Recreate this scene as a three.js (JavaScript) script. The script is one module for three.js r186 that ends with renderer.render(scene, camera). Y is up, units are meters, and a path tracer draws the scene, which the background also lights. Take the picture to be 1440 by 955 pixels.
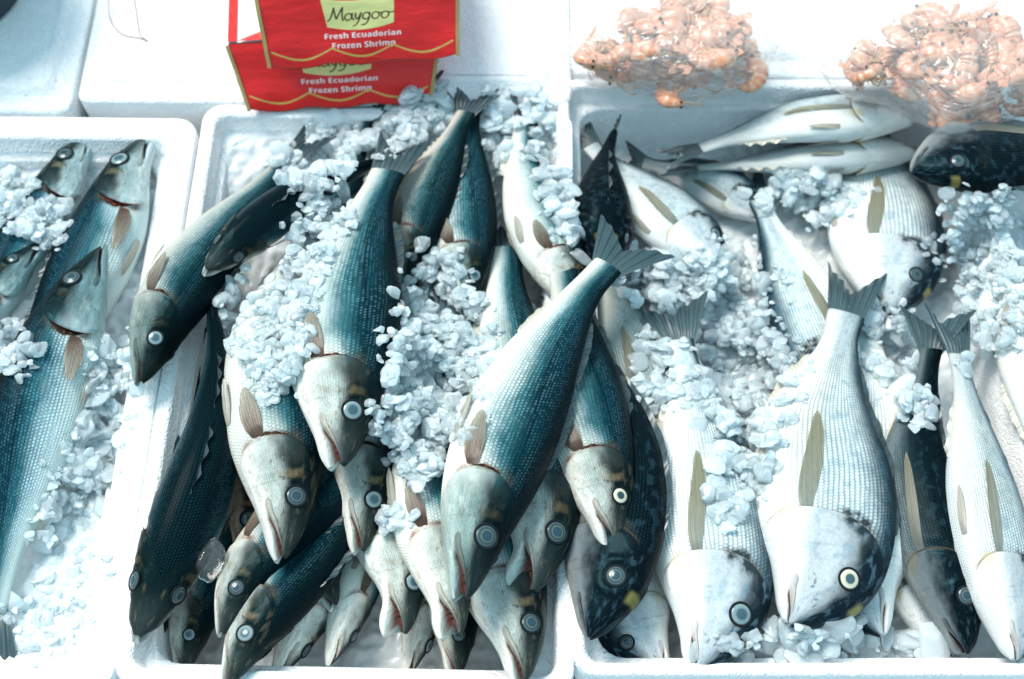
import * as THREE from 'three';
import { ImprovedNoise } from 'three/addons/math/ImprovedNoise.js';
import { mergeGeometries } from 'three/addons/utils/BufferGeometryUtils.js';

// ------------------------------------------------------------------ camera, sky, sun, exposure
const scene = new THREE.Scene();
const RIM = 0.13, DIST = 1.23, PITCH = 60 * Math.PI / 180, ROLL = 0.9 * Math.PI / 180, FPX = 2000;
const FWD = new THREE.Vector3(0, -Math.sin(PITCH), -Math.cos(PITCH));
const UPV = new THREE.Vector3(0, Math.cos(PITCH), -Math.sin(PITCH));
const CAMR = new THREE.Vector3(1, 0, 0).multiplyScalar(Math.cos(ROLL)).addScaledVector(UPV, Math.sin(ROLL));
const CAMU = new THREE.Vector3(1, 0, 0).multiplyScalar(-Math.sin(ROLL)).addScaledVector(UPV, Math.cos(ROLL));
const camera = new THREE.PerspectiveCamera(2 * Math.atan(477.5 / FPX) * 180 / Math.PI, 1440 / 955, 0.05, 30);
const CAMP = new THREE.Vector3(0, RIM, 0).addScaledVector(FWD, -DIST);
camera.position.copy(CAMP); camera.up.copy(CAMU); camera.lookAt(0, RIM, 0);
camera.focus = 1.13; camera.userData.fStop = 4.5;

const SKY_W = 64, SKY_H = 32, skyData = new Float32Array(SKY_W * SKY_H * 4);
for (let j = 0; j < SKY_H; j++) for (let i = 0; i < SKY_W; i++) {
  const el = (j + 0.5) / SKY_H * 2 - 1, k = (j * SKY_W + i) * 4;       // bottom row first
  const b = el > 0 ? 0.55 + 0.75 * Math.pow(el, 0.7) : 0.32;
  skyData[k] = 0.5 * b; skyData[k + 1] = 0.86 * b; skyData[k + 2] = 1.04 * b; skyData[k + 3] = 1;
}
const sky = new THREE.DataTexture(skyData, SKY_W, SKY_H, THREE.RGBAFormat, THREE.FloatType);
sky.mapping = THREE.EquirectangularReflectionMapping; sky.magFilter = sky.minFilter = THREE.LinearFilter; sky.needsUpdate = true;
scene.background = sky; scene.environment = sky;
scene.backgroundIntensity = 0.5; scene.environmentIntensity = 0.5;
const sun = new THREE.DirectionalLight(new THREE.Color().setRGB(1, 0.95, 0.88), 2.3);
sun.position.set(-0.95, 2.2, -0.75); sun.target.position.set(0, 0.1, 0);
sun.castShadow = true; sun.shadow.radius = 48; sun.shadow.mapSize.set(2048, 2048);
Object.assign(sun.shadow.camera, { left: -1, right: 1, top: 1, bottom: -1, near: 0.1, far: 6 });
scene.add(sun, sun.target);
const renderer = new THREE.WebGLRenderer({ antialias: true });
renderer.toneMapping = THREE.LinearToneMapping; renderer.toneMappingExposure = 2.05;
renderer.shadowMap.enabled = true;

// ------------------------------------------------------------------ helpers
let seed = 20240611;
const rnd = () => { seed |= 0; seed = seed + 0x6D2B79F5 | 0; let t = Math.imul(seed ^ seed >>> 15, 1 | seed); t = t + Math.imul(t ^ t >>> 7, 61 | t) ^ t; return ((t ^ t >>> 14) >>> 0) / 4294967296; };
const rr = (a, b) => a + (b - a) * rnd();
const inoise = new ImprovedNoise();
const nz = (x, y, z = 0.37) => inoise.noise(x, y, z);
const fbm = (x, y, z = 0.37) => nz(x, y, z) + 0.5 * nz(x * 2.03, y * 2.03, z + 5.1) + 0.25 * nz(x * 4.1, y * 4.1, z + 9.7);
const clamp = (x, a = 0, b = 1) => Math.min(b, Math.max(a, x));
const lerp = (a, b, t) => a + (b - a) * t;
const sst = (a, b, x) => { const t = clamp((x - a) / (b - a)); return t * t * (3 - 2 * t); };
const mix3 = (a, b, t) => [lerp(a[0], b[0], t), lerp(a[1], b[1], t), lerp(a[2], b[2], t)];
const V = (x, y, z) => new THREE.Vector3(x, y, z);
function rayDir(px, py) { return FWD.clone().addScaledVector(CAMR, (px - 720) / FPX).addScaledVector(CAMU, -(py - 477.5) / FPX); }
function pix(px, py, y) { const d = rayDir(px, py); return CAMP.clone().addScaledVector(d, (y - CAMP.y) / d.y); }
function table(keys, vals) {   // smooth interpolation of a profile
  return (t) => { let i = 0; while (i < keys.length - 2 && t > keys[i + 1]) i++; const n = keys.length;
    const k0 = keys[i], k1 = keys[i + 1], h = k1 - k0, u = clamp((t - k0) / h);
    const m = (j) => j <= 0 ? (vals[1] - vals[0]) / (keys[1] - keys[0]) : j >= n - 1 ? (vals[n - 1] - vals[n - 2]) / (keys[n - 1] - keys[n - 2]) : 0.5 * ((vals[j + 1] - vals[j]) / (keys[j + 1] - keys[j]) + (vals[j] - vals[j - 1]) / (keys[j] - keys[j - 1]));
    const u2 = u * u, u3 = u2 * u;
    return (2 * u3 - 3 * u2 + 1) * vals[i] + (u3 - 2 * u2 + u) * h * m(i) + (3 * u2 - 2 * u3) * vals[i + 1] + (u3 - u2) * h * m(i + 1); };
}
const taken = {};
function numbered(n) { const k = taken[n] = (taken[n] ?? -1) + 1; return k ? `${n}_${String(k).padStart(3, '0')}` : n; }
function tag(o, label, category, group, kind) {
  if (label) o.userData.label = label; if (category) o.userData.category = category;
  if (group) o.userData.group = group; if (kind) o.userData.kind = kind; return o;
}
function mesh(name, g, m, parent) { const o = new THREE.Mesh(g, m); o.name = parent === scene ? numbered(name) : name; o.castShadow = o.receiveShadow = true; parent.add(o); return o; }
function dataTex(w, h, f, srgb = true, repeat = false) {   // f(u, v) -> linear rgb (0..1), stored as sRGB bytes when srgb
  const d = new Uint8Array(w * h * 4), enc = (x) => Math.round(255 * (x <= 0.0031308 ? 12.92 * x : 1.055 * Math.pow(x, 1 / 2.4) - 0.055));
  for (let j = 0; j < h; j++) for (let i = 0; i < w; i++) { const c = f((i + 0.5) / w, (j + 0.5) / h), k = (j * w + i) * 4;
    for (let q = 0; q < 3; q++) { const x = clamp(c[q]); d[k + q] = srgb ? enc(x) : Math.round(255 * x); } d[k + 3] = 255; }
  const t = new THREE.DataTexture(d, w, h); t.magFilter = t.minFilter = THREE.LinearFilter; if (srgb) t.colorSpace = THREE.SRGBColorSpace;
  t.wrapS = t.wrapT = repeat ? THREE.RepeatWrapping : THREE.ClampToEdgeWrapping; t.needsUpdate = true; return t;
}
function gridGeo(nu, nv, f, uvf) {   // f(u, v) -> Vector3, an open sheet
  const p = [], uv = [], idx = [];
  for (let j = 0; j <= nv; j++) for (let i = 0; i <= nu; i++) { const q = f(i / nu, j / nv); p.push(q.x, q.y, q.z); const t = uvf ? uvf(i / nu, j / nv) : [i / nu, j / nv]; uv.push(...t); }
  for (let j = 0; j < nv; j++) for (let i = 0; i < nu; i++) { const a = j * (nu + 1) + i, b = a + 1, c = a + nu + 1, d = c + 1; idx.push(a, b, d, a, d, c); }
  const g = new THREE.BufferGeometry(); g.setAttribute('position', new THREE.Float32BufferAttribute(p, 3)); g.setAttribute('uv', new THREE.Float32BufferAttribute(uv, 2)); g.setIndex(idx); g.computeVertexNormals(); return g;
}

// ------------------------------------------------------------------ height field of what already lies there (for resting fish and ice)
const GX0 = -0.75, GZ0 = -0.62, GC = 0.004, GW = 375, GH = 280, HF = new Float32Array(GW * GH);
const gi = (x, z) => { const i = Math.round((x - GX0) / GC), j = Math.round((z - GZ0) / GC); return i < 0 || j < 0 || i >= GW || j >= GH ? -1 : j * GW + i; };
const hAt = (x, z) => { const k = gi(x, z); return k < 0 ? 0 : HF[k]; };
const raise = (x, z, y) => { const k = gi(x, z); if (k >= 0 && HF[k] < y) HF[k] = y; };

// ------------------------------------------------------------------ setting: trestle top, foam
const foamMap = dataTex(512, 512, (u, v) => {
  const n = fbm(u * 6, v * 6, 2.2), sp = nz(u * 37, v * 37, 7.7), b = 0.84 + 0.035 * n;
  const d = sp > 0.63 ? (sp - 0.63) * 3.2 : 0, st = clamp((fbm(u * 3 + 9, v * 3, 4.4) - 0.45) * 0.9);
  return [b * (1 - d * 0.6 - st * 0.13), b * (1 - d * 0.62 - st * 0.12), b * (1.005 - d * 0.7 - st * 0.11)];
}, true, true);
const beads = []; for (let i = 0; i < 1500; i++) beads.push([rnd(), rnd(), rnd()]);
const beadGrid = {}; beads.forEach((b) => { (beadGrid[Math.floor(b[0] * 32) + 32 * Math.floor(b[1] * 32)] ??= []).push(b); });
const foamBump = dataTex(512, 512, (u, v) => {   // polystyrene beads pressed together
  let d1 = 9, d2 = 9; const ci = Math.floor(u * 32), cj = Math.floor(v * 32);
  for (let a = -2; a <= 2; a++) for (let b = -2; b <= 2; b++) for (const q of beadGrid[((ci + a + 32) % 32) + 32 * ((cj + b + 32) % 32)] ?? []) {
    let dx = Math.abs(q[0] - u), dy = Math.abs(q[1] - v); dx = Math.min(dx, 1 - dx); dy = Math.min(dy, 1 - dy); const d = dx * dx + dy * dy; if (d < d1) { d2 = d1; d1 = d; } else if (d < d2) d2 = d; }
  const e = clamp((Math.sqrt(d2) - Math.sqrt(d1)) * 60), h = 0.25 + 0.6 * Math.pow(e, 0.5) + 0.2 * nz(u * 14, v * 14, 1.1); return [h, h, h];
}, false, true);
const foam = new THREE.MeshStandardMaterial({ map: foamMap, bumpMap: foamBump, bumpScale: 0.0014, roughness: 0.7 });
const METRES = 0.14;   // one foam texture tile
function ringLoop(cx, cz, hw, hd, r, yaw) {   // rounded rectangle, 4 x 6 points
  const out = []; const c = Math.cos(yaw), s = Math.sin(yaw); r = Math.max(0.0005, r);
  for (let q = 0; q < 4; q++) { const sx = [1, -1, -1, 1][q], sz = [1, 1, -1, -1][q];
    for (let k = 0; k <= 5; k++) { const a = (q + k / 5) * Math.PI / 2, x = sx * (hw - r) + r * Math.cos(a), z = sz * (hd - r) + r * Math.sin(a); out.push([cx + x * c - z * s, cz + x * s + z * c]); } }
  return out;
}
function foamVessel(cx, cz, hw, hd, yaw, prof) {   // prof: [inset, y, corner radius] loops, from outside bottom over the rim to the floor
  const N = 24, p = [], uv = [], idx = [], pers = []; let len = 0;
  prof.forEach(([d, y, r], k) => {
    if (k) len += Math.hypot(d - prof[k - 1][0], y - prof[k - 1][1]);
    const L = ringLoop(cx, cz, hw - d, hd - d, r, yaw); let per = 0;
    for (let i = 0; i <= N; i++) { const [x, z] = L[i % N]; if (i) { const q = L[i - 1]; per += Math.hypot(x - q[0], z - q[1]); }
      p.push(x, y + 0.0012 * nz(x * 22, z * 22, y * 30), z); if (!k) pers[i] = per; uv.push(pers[i] / METRES, len / METRES); } });
  for (let k = 0; k < prof.length - 1; k++) for (let i = 0; i < N; i++) { const a = k * (N + 1) + i, b = a + 1, c = a + N + 1, d = c + 1; idx.push(a, c, d, a, d, b); }
  const g = new THREE.BufferGeometry(); g.setAttribute('position', new THREE.Float32BufferAttribute(p, 3)); g.setAttribute('uv', new THREE.Float32BufferAttribute(uv, 2)); g.setIndex(idx);
  const last = prof[prof.length - 1], floor = gridGeo(2, 2, (u, v) => { const x = (u * 2 - 1) * (hw - last[0]), z = (1 - v * 2) * (hd - last[0]), c = Math.cos(yaw), s = Math.sin(yaw); return V(cx + x * c - z * s, last[1], cz + x * s + z * c); }, (u, v) => [u * hw * 2 / METRES, v * hd * 2 / METRES]);
  g.computeVertexNormals();
  const flat = creased(g); return mergeGeometries([flat, floor.toNonIndexed()]);
}
function creased(g) {   // facet normals where loops turn sharply, smooth elsewhere
  const n = g.toNonIndexed(), P = n.attributes.position, map = new Map(), fn = [];
  const A = V(), B = V(), C = V();
  for (let i = 0; i < P.count; i += 3) { A.fromBufferAttribute(P, i); B.fromBufferAttribute(P, i + 1); C.fromBufferAttribute(P, i + 2); fn.push(B.clone().sub(A).cross(C.clone().sub(A)).normalize()); }
  const key = (i) => `${Math.round(P.getX(i) * 1e5)},${Math.round(P.getY(i) * 1e5)},${Math.round(P.getZ(i) * 1e5)}`;
  for (let i = 0; i < P.count; i++) { const k = key(i); (map.get(k) ?? map.set(k, []).get(k)).push(fn[i / 3 | 0]); }
  const N = n.attributes.normal;
  for (let i = 0; i < P.count; i++) { const f = fn[i / 3 | 0], s = V(); for (const q of map.get(key(i))) if (q.dot(f) > 0.6) s.add(q); s.normalize(); N.setXYZ(i, s.x, s.y, s.z); }
  return n;
}
const tableMat = new THREE.MeshStandardMaterial({ color: new THREE.Color().setRGB(0.62, 0.66, 0.68), roughness: 0.7, map: foamMap });
{ const g = new THREE.BoxGeometry(4, 0.04, 3); const t = mesh('table_top', g, tableMat, scene); t.position.set(0, -0.022, -0.3); tag(t, null, null, null, 'structure'); }

function rectOf(q, y = RIM) {   // inner rim corners in the photo (front left, front right, back right, back left)
  const w = q.map(([a, b]) => pix(a, b, y)), c = V(); w.forEach((p) => c.addScaledVector(p, 0.25));
  const ex = w[1].clone().sub(w[0]).add(w[2].clone().sub(w[3])).multiplyScalar(0.5), ez = w[0].clone().sub(w[3]).add(w[1].clone().sub(w[2])).multiplyScalar(0.5);
  return { cx: c.x, cz: c.z, hw: ex.length() / 2, hd: ez.length() / 2, yaw: 0.5 * (Math.atan2(ex.z, ex.x) + Math.atan2(-ez.x, ez.z)) };
}
const BOXES = {
  middle: rectOf([[166, 941], [766, 948], [800, 160], [316, 172]]),
  bream: rectOf([[804, 939], [1480, 922], [1395, 100], [817, 146]]),
  left: rectOf([[78, 934], [-560, 930], [-340, 190], [268, 182]]),
};
{ // the left box is given from its right side: swap to keep left-to-right
  BOXES.left = rectOf([[-560, 915], [78, 934], [268, 180], [-340, 204]]);
}
const BED = { middle: 0.05, bream: 0.045, left: 0.097 };
function inBox(b, x, z, grow = 0) { const c = Math.cos(b.yaw), s = Math.sin(b.yaw), dx = x - b.cx, dz = z - b.cz, u = dx * c + dz * s, v = -dx * s + dz * c; return Math.abs(u) < b.hw + grow && Math.abs(v) < b.hd + grow ? [u / b.hw, v / b.hd] : null; }
const bedY = (k, x, z, v) => BED[k] + (k === 'middle' ? 0.058 * sst(-0.3, -0.95, v) : k === 'left' ? 0.01 * sst(0, 1, v) : 0.01 * sst(0.1, -0.9, v)) + 0.005 * fbm(x * 40, z * 40, 3) + 0.004 * nz(x * 110, z * 110, 6);
const BOXLABEL = {
  middle: 'white foam fish box holding the sea bass with heads towards the front rim', bream: 'white foam fish box holding the silver bream',
  left: 'white foam fish box holding bass with heads towards the back rim' };
for (const k of ['left', 'middle', 'bream']) {
  const b = BOXES[k], w = k === 'left' ? 0.026 : k === 'middle' ? 0.0135 : 0.0105;
  const g = foamVessel(b.cx, b.cz, b.hw + w, b.hd + w, b.yaw, [
    [0.012, 0.004, 0.02], [0.0, 0.105, 0.02], [-0.0, 0.126, 0.02], [0.0012, 0.1292, 0.019], [0.004, RIM, 0.018],
    [w - 0.003, RIM, 0.012], [w - 0.0006, 0.1288, 0.012], [w + 0.0008, 0.126, 0.012], [w + 0.003, 0.111, 0.012], [w + 0.0045, 0.1095, 0.013], [w + 0.0095, 0.1085, 0.02], [w + 0.011, 0.106, 0.022], [w + 0.016, 0.024, 0.024], [w + 0.02, 0.02, 0.024]]);
  tag(mesh('foam_box', g, foam, scene), BOXLABEL[k], 'foam box', 'open foam fish boxes');
  for (let j = 0; j < GH; j++) for (let i = 0; i < GW; i++) { const x = GX0 + i * GC, z = GZ0 + j * GC, q = inBox(b, x, z);
    if (q) raise(x, z, bedY(k, x, z, q[1])); else if (inBox(b, x, z, w)) raise(x, z, RIM); }
}

// ice: frosted lumps, wet and half clear
const iceMat = new THREE.MeshPhysicalMaterial({ color: new THREE.Color().setRGB(0.93, 0.975, 0.99), roughness: 0.8, transmission: 0.68, thickness: 0, ior: 1.31, clearcoat: 0.9, clearcoatRoughness: 0.08 });
const iceWet = new THREE.MeshPhysicalMaterial({ color: new THREE.Color().setRGB(0.9, 0.975, 1), roughness: 0.1, transmission: 0.72, thickness: 0.012, ior: 1.31 });
const clearIce = new THREE.MeshPhysicalMaterial({ color: new THREE.Color().setRGB(0.95, 0.98, 0.99), roughness: 0.06, transmission: 0.97, thickness: 0.02, ior: 1.31 });
const bedMat = new THREE.MeshPhysicalMaterial({ color: new THREE.Color().setRGB(0.93, 0.975, 0.99), roughness: 0.16, transmission: 0.45, thickness: 0.02, ior: 1.31 });
for (const k of ['left', 'middle', 'bream']) {
  const b = BOXES[k], c = Math.cos(b.yaw), s = Math.sin(b.yaw);
  const g = gridGeo(170, 240, (u, v) => { const a = (u * 2 - 1) * (b.hw - 0.006), d = (1 - v * 2) * (b.hd - 0.006), x = b.cx + a * c - d * s, z = b.cz + a * s + d * c; return V(x, bedY(k, x, z, 1 - v * 2), z); });
  tag(mesh('ice_bed', g, bedMat, scene), { middle: 'frozen bed of ice under the sea bass', bream: 'frozen bed of ice under the bream', left: 'frozen bed of ice under the bass with heads at the back rim' }[k], 'ice', null, 'stuff');
}

// ------------------------------------------------------------------ fish skins
const PI = Math.PI;
const SPEC = {
  bass: {
    hd: table([0, 0.03, 0.07, 0.12, 0.2, 0.3, 0.42, 0.55, 0.7, 0.82, 0.92, 1], [0.01, 0.031, 0.053, 0.075, 0.105, 0.134, 0.148, 0.14, 0.108, 0.074, 0.052, 0.05]),
    hv: table([0, 0.03, 0.07, 0.12, 0.2, 0.3, 0.42, 0.55, 0.66, 0.78, 0.9, 1], [0.012, 0.038, 0.06, 0.083, 0.115, 0.142, 0.152, 0.142, 0.118, 0.078, 0.054, 0.05]),
    w: table([0, 0.03, 0.07, 0.14, 0.22, 0.35, 0.5, 0.68, 0.85, 1], [0.01, 0.03, 0.045, 0.066, 0.082, 0.09, 0.082, 0.055, 0.028, 0.013]),
    full: 0.3, te: 0.128, pe: 1.08, re: 0.031, tg: (p) => 0.272 - 0.042 * Math.pow((p - 1.75) / 1.0, 2), pm: (t) => 1.72 + 5.4 * t, tm: 0.1, sc: [112, 38] },
  bream: {
    hd: table([0, 0.025, 0.06, 0.1, 0.15, 0.22, 0.34, 0.5, 0.66, 0.8, 0.92, 1], [0.013, 0.052, 0.088, 0.119, 0.146, 0.168, 0.182, 0.168, 0.125, 0.077, 0.048, 0.05]),
    hv: table([0, 0.025, 0.06, 0.12, 0.2, 0.32, 0.46, 0.6, 0.74, 0.88, 1], [0.013, 0.035, 0.058, 0.091, 0.13, 0.164, 0.17, 0.145, 0.095, 0.05, 0.05]),
    w: table([0, 0.025, 0.07, 0.14, 0.24, 0.36, 0.52, 0.7, 0.86, 1], [0.01, 0.034, 0.055, 0.076, 0.09, 0.09, 0.074, 0.045, 0.022, 0.012]),
    full: 0.35, te: 0.148, pe: 0.98, re: 0.035, tg: (p) => 0.292 - 0.045 * Math.pow((p - 1.75) / 1.0, 2), pm: (t) => 1.85 + 5.0 * t, tm: 0.075, sc: [104, 42] },
};
function scaleCell(S, t, p) {   // 0 at a scale's rim, 1 in its middle; overlapping rows
  let a = t * S.sc[0], b = p / PI * S.sc[1]; const row = Math.floor(b); a += (row & 1) * 0.5;
  const x = a - Math.floor(a) - 0.5, y = b - row - 0.5, hash = Math.sin(Math.floor(a) * 12.9898 + row * 78.233) * 43758.5453;
  return [1 - sst(0.22, 0.56, Math.hypot(x * 1.0, y * 1.05)), hash - Math.floor(hash), x, y];
}
function skin(kind, dark, z0, dim = 1) {
  const S = SPEC[kind];
  return (u, v) => {
    const t = u, p = v * PI, wt = t + 0.0035 * fbm(t * 14, v * 9, z0 + 50), wp = p + 0.03 * fbm(t * 9, v * 12, z0 + 60), s = v + 0.035 * fbm(t * 7, v * 5, z0) + 0.015 * nz(t * 40, v * 40, z0);
    const [c, h] = scaleCell(S, wt, wp), tg = S.tg(p), head = 1 - sst(tg - 0.012, tg + 0.014, t + 0.008 * nz(v * 30, t * 30, z0));
    const blotch = fbm(t * 9, v * 7, z0 + 3), fine = nz(t * 160, v * 70, z0 + 1);
    let col;
    if (kind === 'bass') {
      const back = [0.0014, 0.007, 0.010], up = [0.0018, 0.026, 0.037], mid = [0.032, 0.115, 0.132], sil = [0.36, 0.43, 0.425], bel = [0.72, 0.71, 0.64];
      const q = s + 0.13 * sst(0.1, 0.0, t - tg) * sst(0.3, 0.5, s);
      col = mix3(back, up, sst(0.16, 0.36, q)); col = mix3(col, mid, sst(0.37, 0.5, q)); col = mix3(col, sil, sst(0.47, 0.6, q)); col = mix3(col, bel, sst(0.56, 0.74, q));
      const k = (1 - 0.8 * sst(0.5, 0.8, s)) * (1 - head) * clamp(0.7 + 0.9 * fbm(t * 6, v * 6, z0 + 30)), g = lerp(1, 0.55 + 0.8 * c * (0.7 + 0.6 * h), k * 0.85);
      col = col.map((x) => x * g * (1 + 0.12 * blotch));
      if (k > 0) { const spark = k * c * c * (h > 0.35 ? 0.065 : 0.008) * sst(0.12, 0.35, s); col = [col[0] + spark * 0.6, col[1] + spark * 1.05, col[2] + spark * 1.2]; }
      const ll = Math.abs(v - (0.33 + 0.08 * sst(0.3, 0.75, t))); if (ll < 0.008 && !head) col = col.map((x) => x * 0.55);
      // head: grey olive crown, silvery cheek flushed with ochre
      if (head > 0) {
        const crown = [0.0045, 0.0105, 0.0105], cheek = [0.42, 0.45, 0.41], jaw = [0.7, 0.68, 0.62];
        let hc = mix3(crown, cheek, sst(0.39, 0.55, s)); hc = mix3(hc, jaw, sst(0.6, 0.76, s));
        hc = mix3(hc, [0.035, 0.045, 0.043], 0.85 * (1 - sst(0.03, 0.13, t)) * (1 - sst(0.52, 0.68, s)));     // dusky snout
        hc = mix3(hc, [0.3, 0.24, 0.15], 0.24 * sst(0.15, 0.7, fbm(t * 22, v * 9, z0 + 8)));
        hc = mix3(hc, [0.4, 0.16, 0.1], 0.45 * sst(0.35, 0.8, fbm(t * 34, v * 15, z0 + 12)) * sst(0.45, 0.7, s));
        hc = mix3(hc, [0.035, 0.03, 0.022], 0.95 * sst(0.07, 0.03, Math.hypot((t - (tg - 0.022)) * 1.25, (v - 0.42) * 0.4) + 0.012 * fbm(t * 40, v * 12, z0)) );  // black spot on the gill cover
        hc = mix3(hc, [0.3, 0.22, 0.12], 0.5 * clamp(0.25 + 1.1 * fbm(v * 7, t * 9, z0 + 40)) * sst(0.014, 0.003, Math.abs(t - (tg - 0.075 + 0.02 * Math.sin(p * 3)))) * sst(0.2, 0.34, v));
        const chk = sst(0.13, 0.17, t) * (1 - sst(tg - 0.05, tg - 0.02, t)) * (1 - sst(0.62, 0.75, s)), [cc] = scaleCell(S, wt * 1.5, wp * 1.35);
        hc = hc.map((x, i) => x * lerp([dim * 0.8, dim, dim * 1.02][i], 1, dim < 1 ? 0.5 * sst(0.2, 0.6, fbm(t * 18, v * 8, z0 + 33)) : 1) * (1 + 0.25 * fine + 0.22 * fbm(t * 26, v * 12, z0 + 70)) * (1 - 0.3 * chk * (1 - cc)));
        hc = mix3(hc, [0.012, 0.02, 0.02], 0.6 * sst(0.35, 0.6, nz(t * 75, v * 34, z0 + 80)) * (1 - sst(0.5, 0.7, s)));
        col = mix3(col, hc, head * (1 - 0.55 * sst(tg - 0.08, tg - 0.005, t) * clamp(0.7 + 0.6 * fbm(t * 15, v * 9, z0 + 5))));
      }
      const gr = Math.abs(t - tg - 0.006); col = mix3(col, mix3([0.02, 0.014, 0.01], [0.2, 0.04, 0.02], sst(0.4, 0.62, v + 0.1 * nz(t * 20, v * 20, z0))), 0.85 * clamp(0.3 + 1.5 * fbm(v * 6, t * 5, z0 + 44)) * sst(0.022, 0.008, gr) * sst(0.2, 0.28, v) * (1 - sst(0.72, 0.85, v)));
      col = mix3(col, [0.3, 0.16, 0.06], 0.25 * sst(0.05, 0.01, t - tg) * (t > tg ? 1 : 0) * sst(0.25, 0.36, v) * (0.5 + 0.5 * nz(t * 30, v * 22, z0)));
    } else {
      const back = [0.005, 0.012, 0.018], up = [0.03, 0.06, 0.078], sil = [0.5, 0.57, 0.58], bel = [0.76, 0.765, 0.74];
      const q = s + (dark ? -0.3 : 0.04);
      col = mix3(back, up, sst(0.07, 0.24, q)); col = mix3(col, sil, sst(0.2, 0.42, q)); col = mix3(col, bel, sst(0.5, 0.74, q));
      const k = (1 - 0.75 * sst(0.6, 0.86, s)) * (1 - head), rowv = v * S.sc[1], ln = Math.abs(rowv - Math.floor(rowv) - 0.5);
      let g = lerp(1, 0.55 + 0.7 * c * (0.7 + 0.6 * h), k * 0.7); g *= lerp(1, 0.7 + 0.36 * sst(0.5, 0.25, ln), k * 0.8);
      const mott = sst(0.05, 0.5, fbm(t * 26, v * 13, z0 + 21)) * (1 - sst(0.45, 0.7, q)) * (1 - head);
      col = col.map((x) => x * g * (1 + 0.1 * blotch)); col = mix3(col, [0.07, 0.16, 0.22], mott * 0.3);
      if (head > 0) {
        const crown = [0.007, 0.014, 0.02], cheek = [0.46, 0.5, 0.52], jaw = [0.8, 0.79, 0.76];
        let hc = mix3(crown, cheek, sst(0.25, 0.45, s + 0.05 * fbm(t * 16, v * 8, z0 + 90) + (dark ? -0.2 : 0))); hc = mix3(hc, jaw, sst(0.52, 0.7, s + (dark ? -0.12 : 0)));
        hc = mix3(hc, [0.16, 0.28, 0.36], 0.4 * sst(0.1, 0.7, fbm(t * 30, v * 14, z0 + 4)) * (1 - sst(0.5, 0.66, s)));
        hc = mix3(hc, [0.05, 0.08, 0.1], 0.8 * sst(0.3, 0.7, fbm(t * 55, v * 26, z0 + 6)) * sst(0.12, 0.02, Math.abs(t - 0.06)) * (1 - sst(0.45, 0.6, s)));
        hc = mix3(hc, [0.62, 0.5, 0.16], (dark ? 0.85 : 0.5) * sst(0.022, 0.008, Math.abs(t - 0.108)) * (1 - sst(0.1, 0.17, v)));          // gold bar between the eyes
        hc = mix3(hc, [0.06, 0.05, 0.04], 0.3 * clamp(0.4 + fbm(v * 9, t * 4, z0)) * sst(0.006, 0.001, Math.abs(t - 0.2 - 0.012 * Math.sin(p * 2.2))) * sst(0.35, 0.45, v) * (1 - sst(0.75, 0.85, v)));
        hc = hc.map((x) => x * (1 + 0.14 * fine + 0.08 * blotch)); col = mix3(col, hc, head);
      }
      col = mix3(col, [0.02, 0.03, 0.035], 0.97 * sst(0.085, 0.045, Math.hypot((t - tg + 0.004) * 1.7, (v - 0.34) * 0.55) + 0.02 * fbm(t * 30, v * 16, z0 + 7)) * clamp(0.75 + fbm(t * 40, v * 22, z0 + 2)));
      const gr = Math.abs(t - tg - 0.004); col = mix3(col, [0.24, 0.17, 0.1], 0.9 * sst(0.013, 0.003, gr) * sst(0.2, 0.3, v) * (1 - sst(0.8, 0.9, v)));
      col = mix3(col, [0.6, 0.45, 0.16], 0.45 * sst(0.05, 0.015, Math.hypot(t - tg + 0.01, (v - 0.72) * 0.5)));
    }
    const md = Math.abs(p - S.pm(t)); col = mix3(col, [0.075, 0.022, 0.016], 0.95 * sst(0.05 + 0.09 * (1 - t / S.tm), 0.02, md) * sst(S.tm, S.tm - 0.02, t));
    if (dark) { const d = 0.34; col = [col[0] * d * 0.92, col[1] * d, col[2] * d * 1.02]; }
    return col;
  };
}
const skinBump = (kind) => dataTex(1024, 512, (u, v) => { const S = SPEC[kind], p = v * PI, [c, , x] = scaleCell(S, u + 0.0035 * fbm(u * 14, v * 9, 51.3), p + 0.03 * fbm(u * 9, v * 12, 61.3)), head = 1 - sst(S.tg(p) - 0.006, S.tg(p) + 0.006, u);
  const b = lerp(0.25 + 0.5 * c + 0.25 * x, 0.5 + 0.12 * nz(u * 90, v * 40, 3) + 0.3 * fbm(u * 24, v * 11, 8) + 0.35 * sst(0.012, 0.0, Math.abs(u - 0.185 - 0.02 * Math.sin(p * 2.4))) * sst(0.3, 0.4, v) + 0.16 * Math.sin(v * 70 + u * 60) * sst(0.19, 0.22, u) * sst(0.5, 0.6, v), head) + 0.06 * nz(u * 220, v * 110, 5); return [b, b, b]; }, false);
const BUMP = { bass: skinBump('bass'), bream: skinBump('bream') };
const skinMat = (kind, dark, z, dim) => new THREE.MeshPhysicalMaterial({ map: dataTex(1024, 512, skin(kind, dark, z, dim)), bumpMap: BUMP[kind], bumpScale: (kind === 'bass' ? 0.0007 : 0.0006) , vertexColors: true, roughness: 0.33, metalness: 0, specularIntensity: 0.12, specularColor: new THREE.Color().setRGB(0.2, 0.85, 1), clearcoat: 0.02, clearcoatRoughness: 0.2 });
const SKIN = { bass: [skinMat('bass', false, 1.3), skinMat('bass', false, 14.9)], bass_dusky: [skinMat('bass', false, 22.4, 0.55)], bream: [skinMat('bream', false, 3.7), skinMat('bream', false, 17.2)], bream_black: [skinMat('bream', true, 8.8)] };
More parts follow.
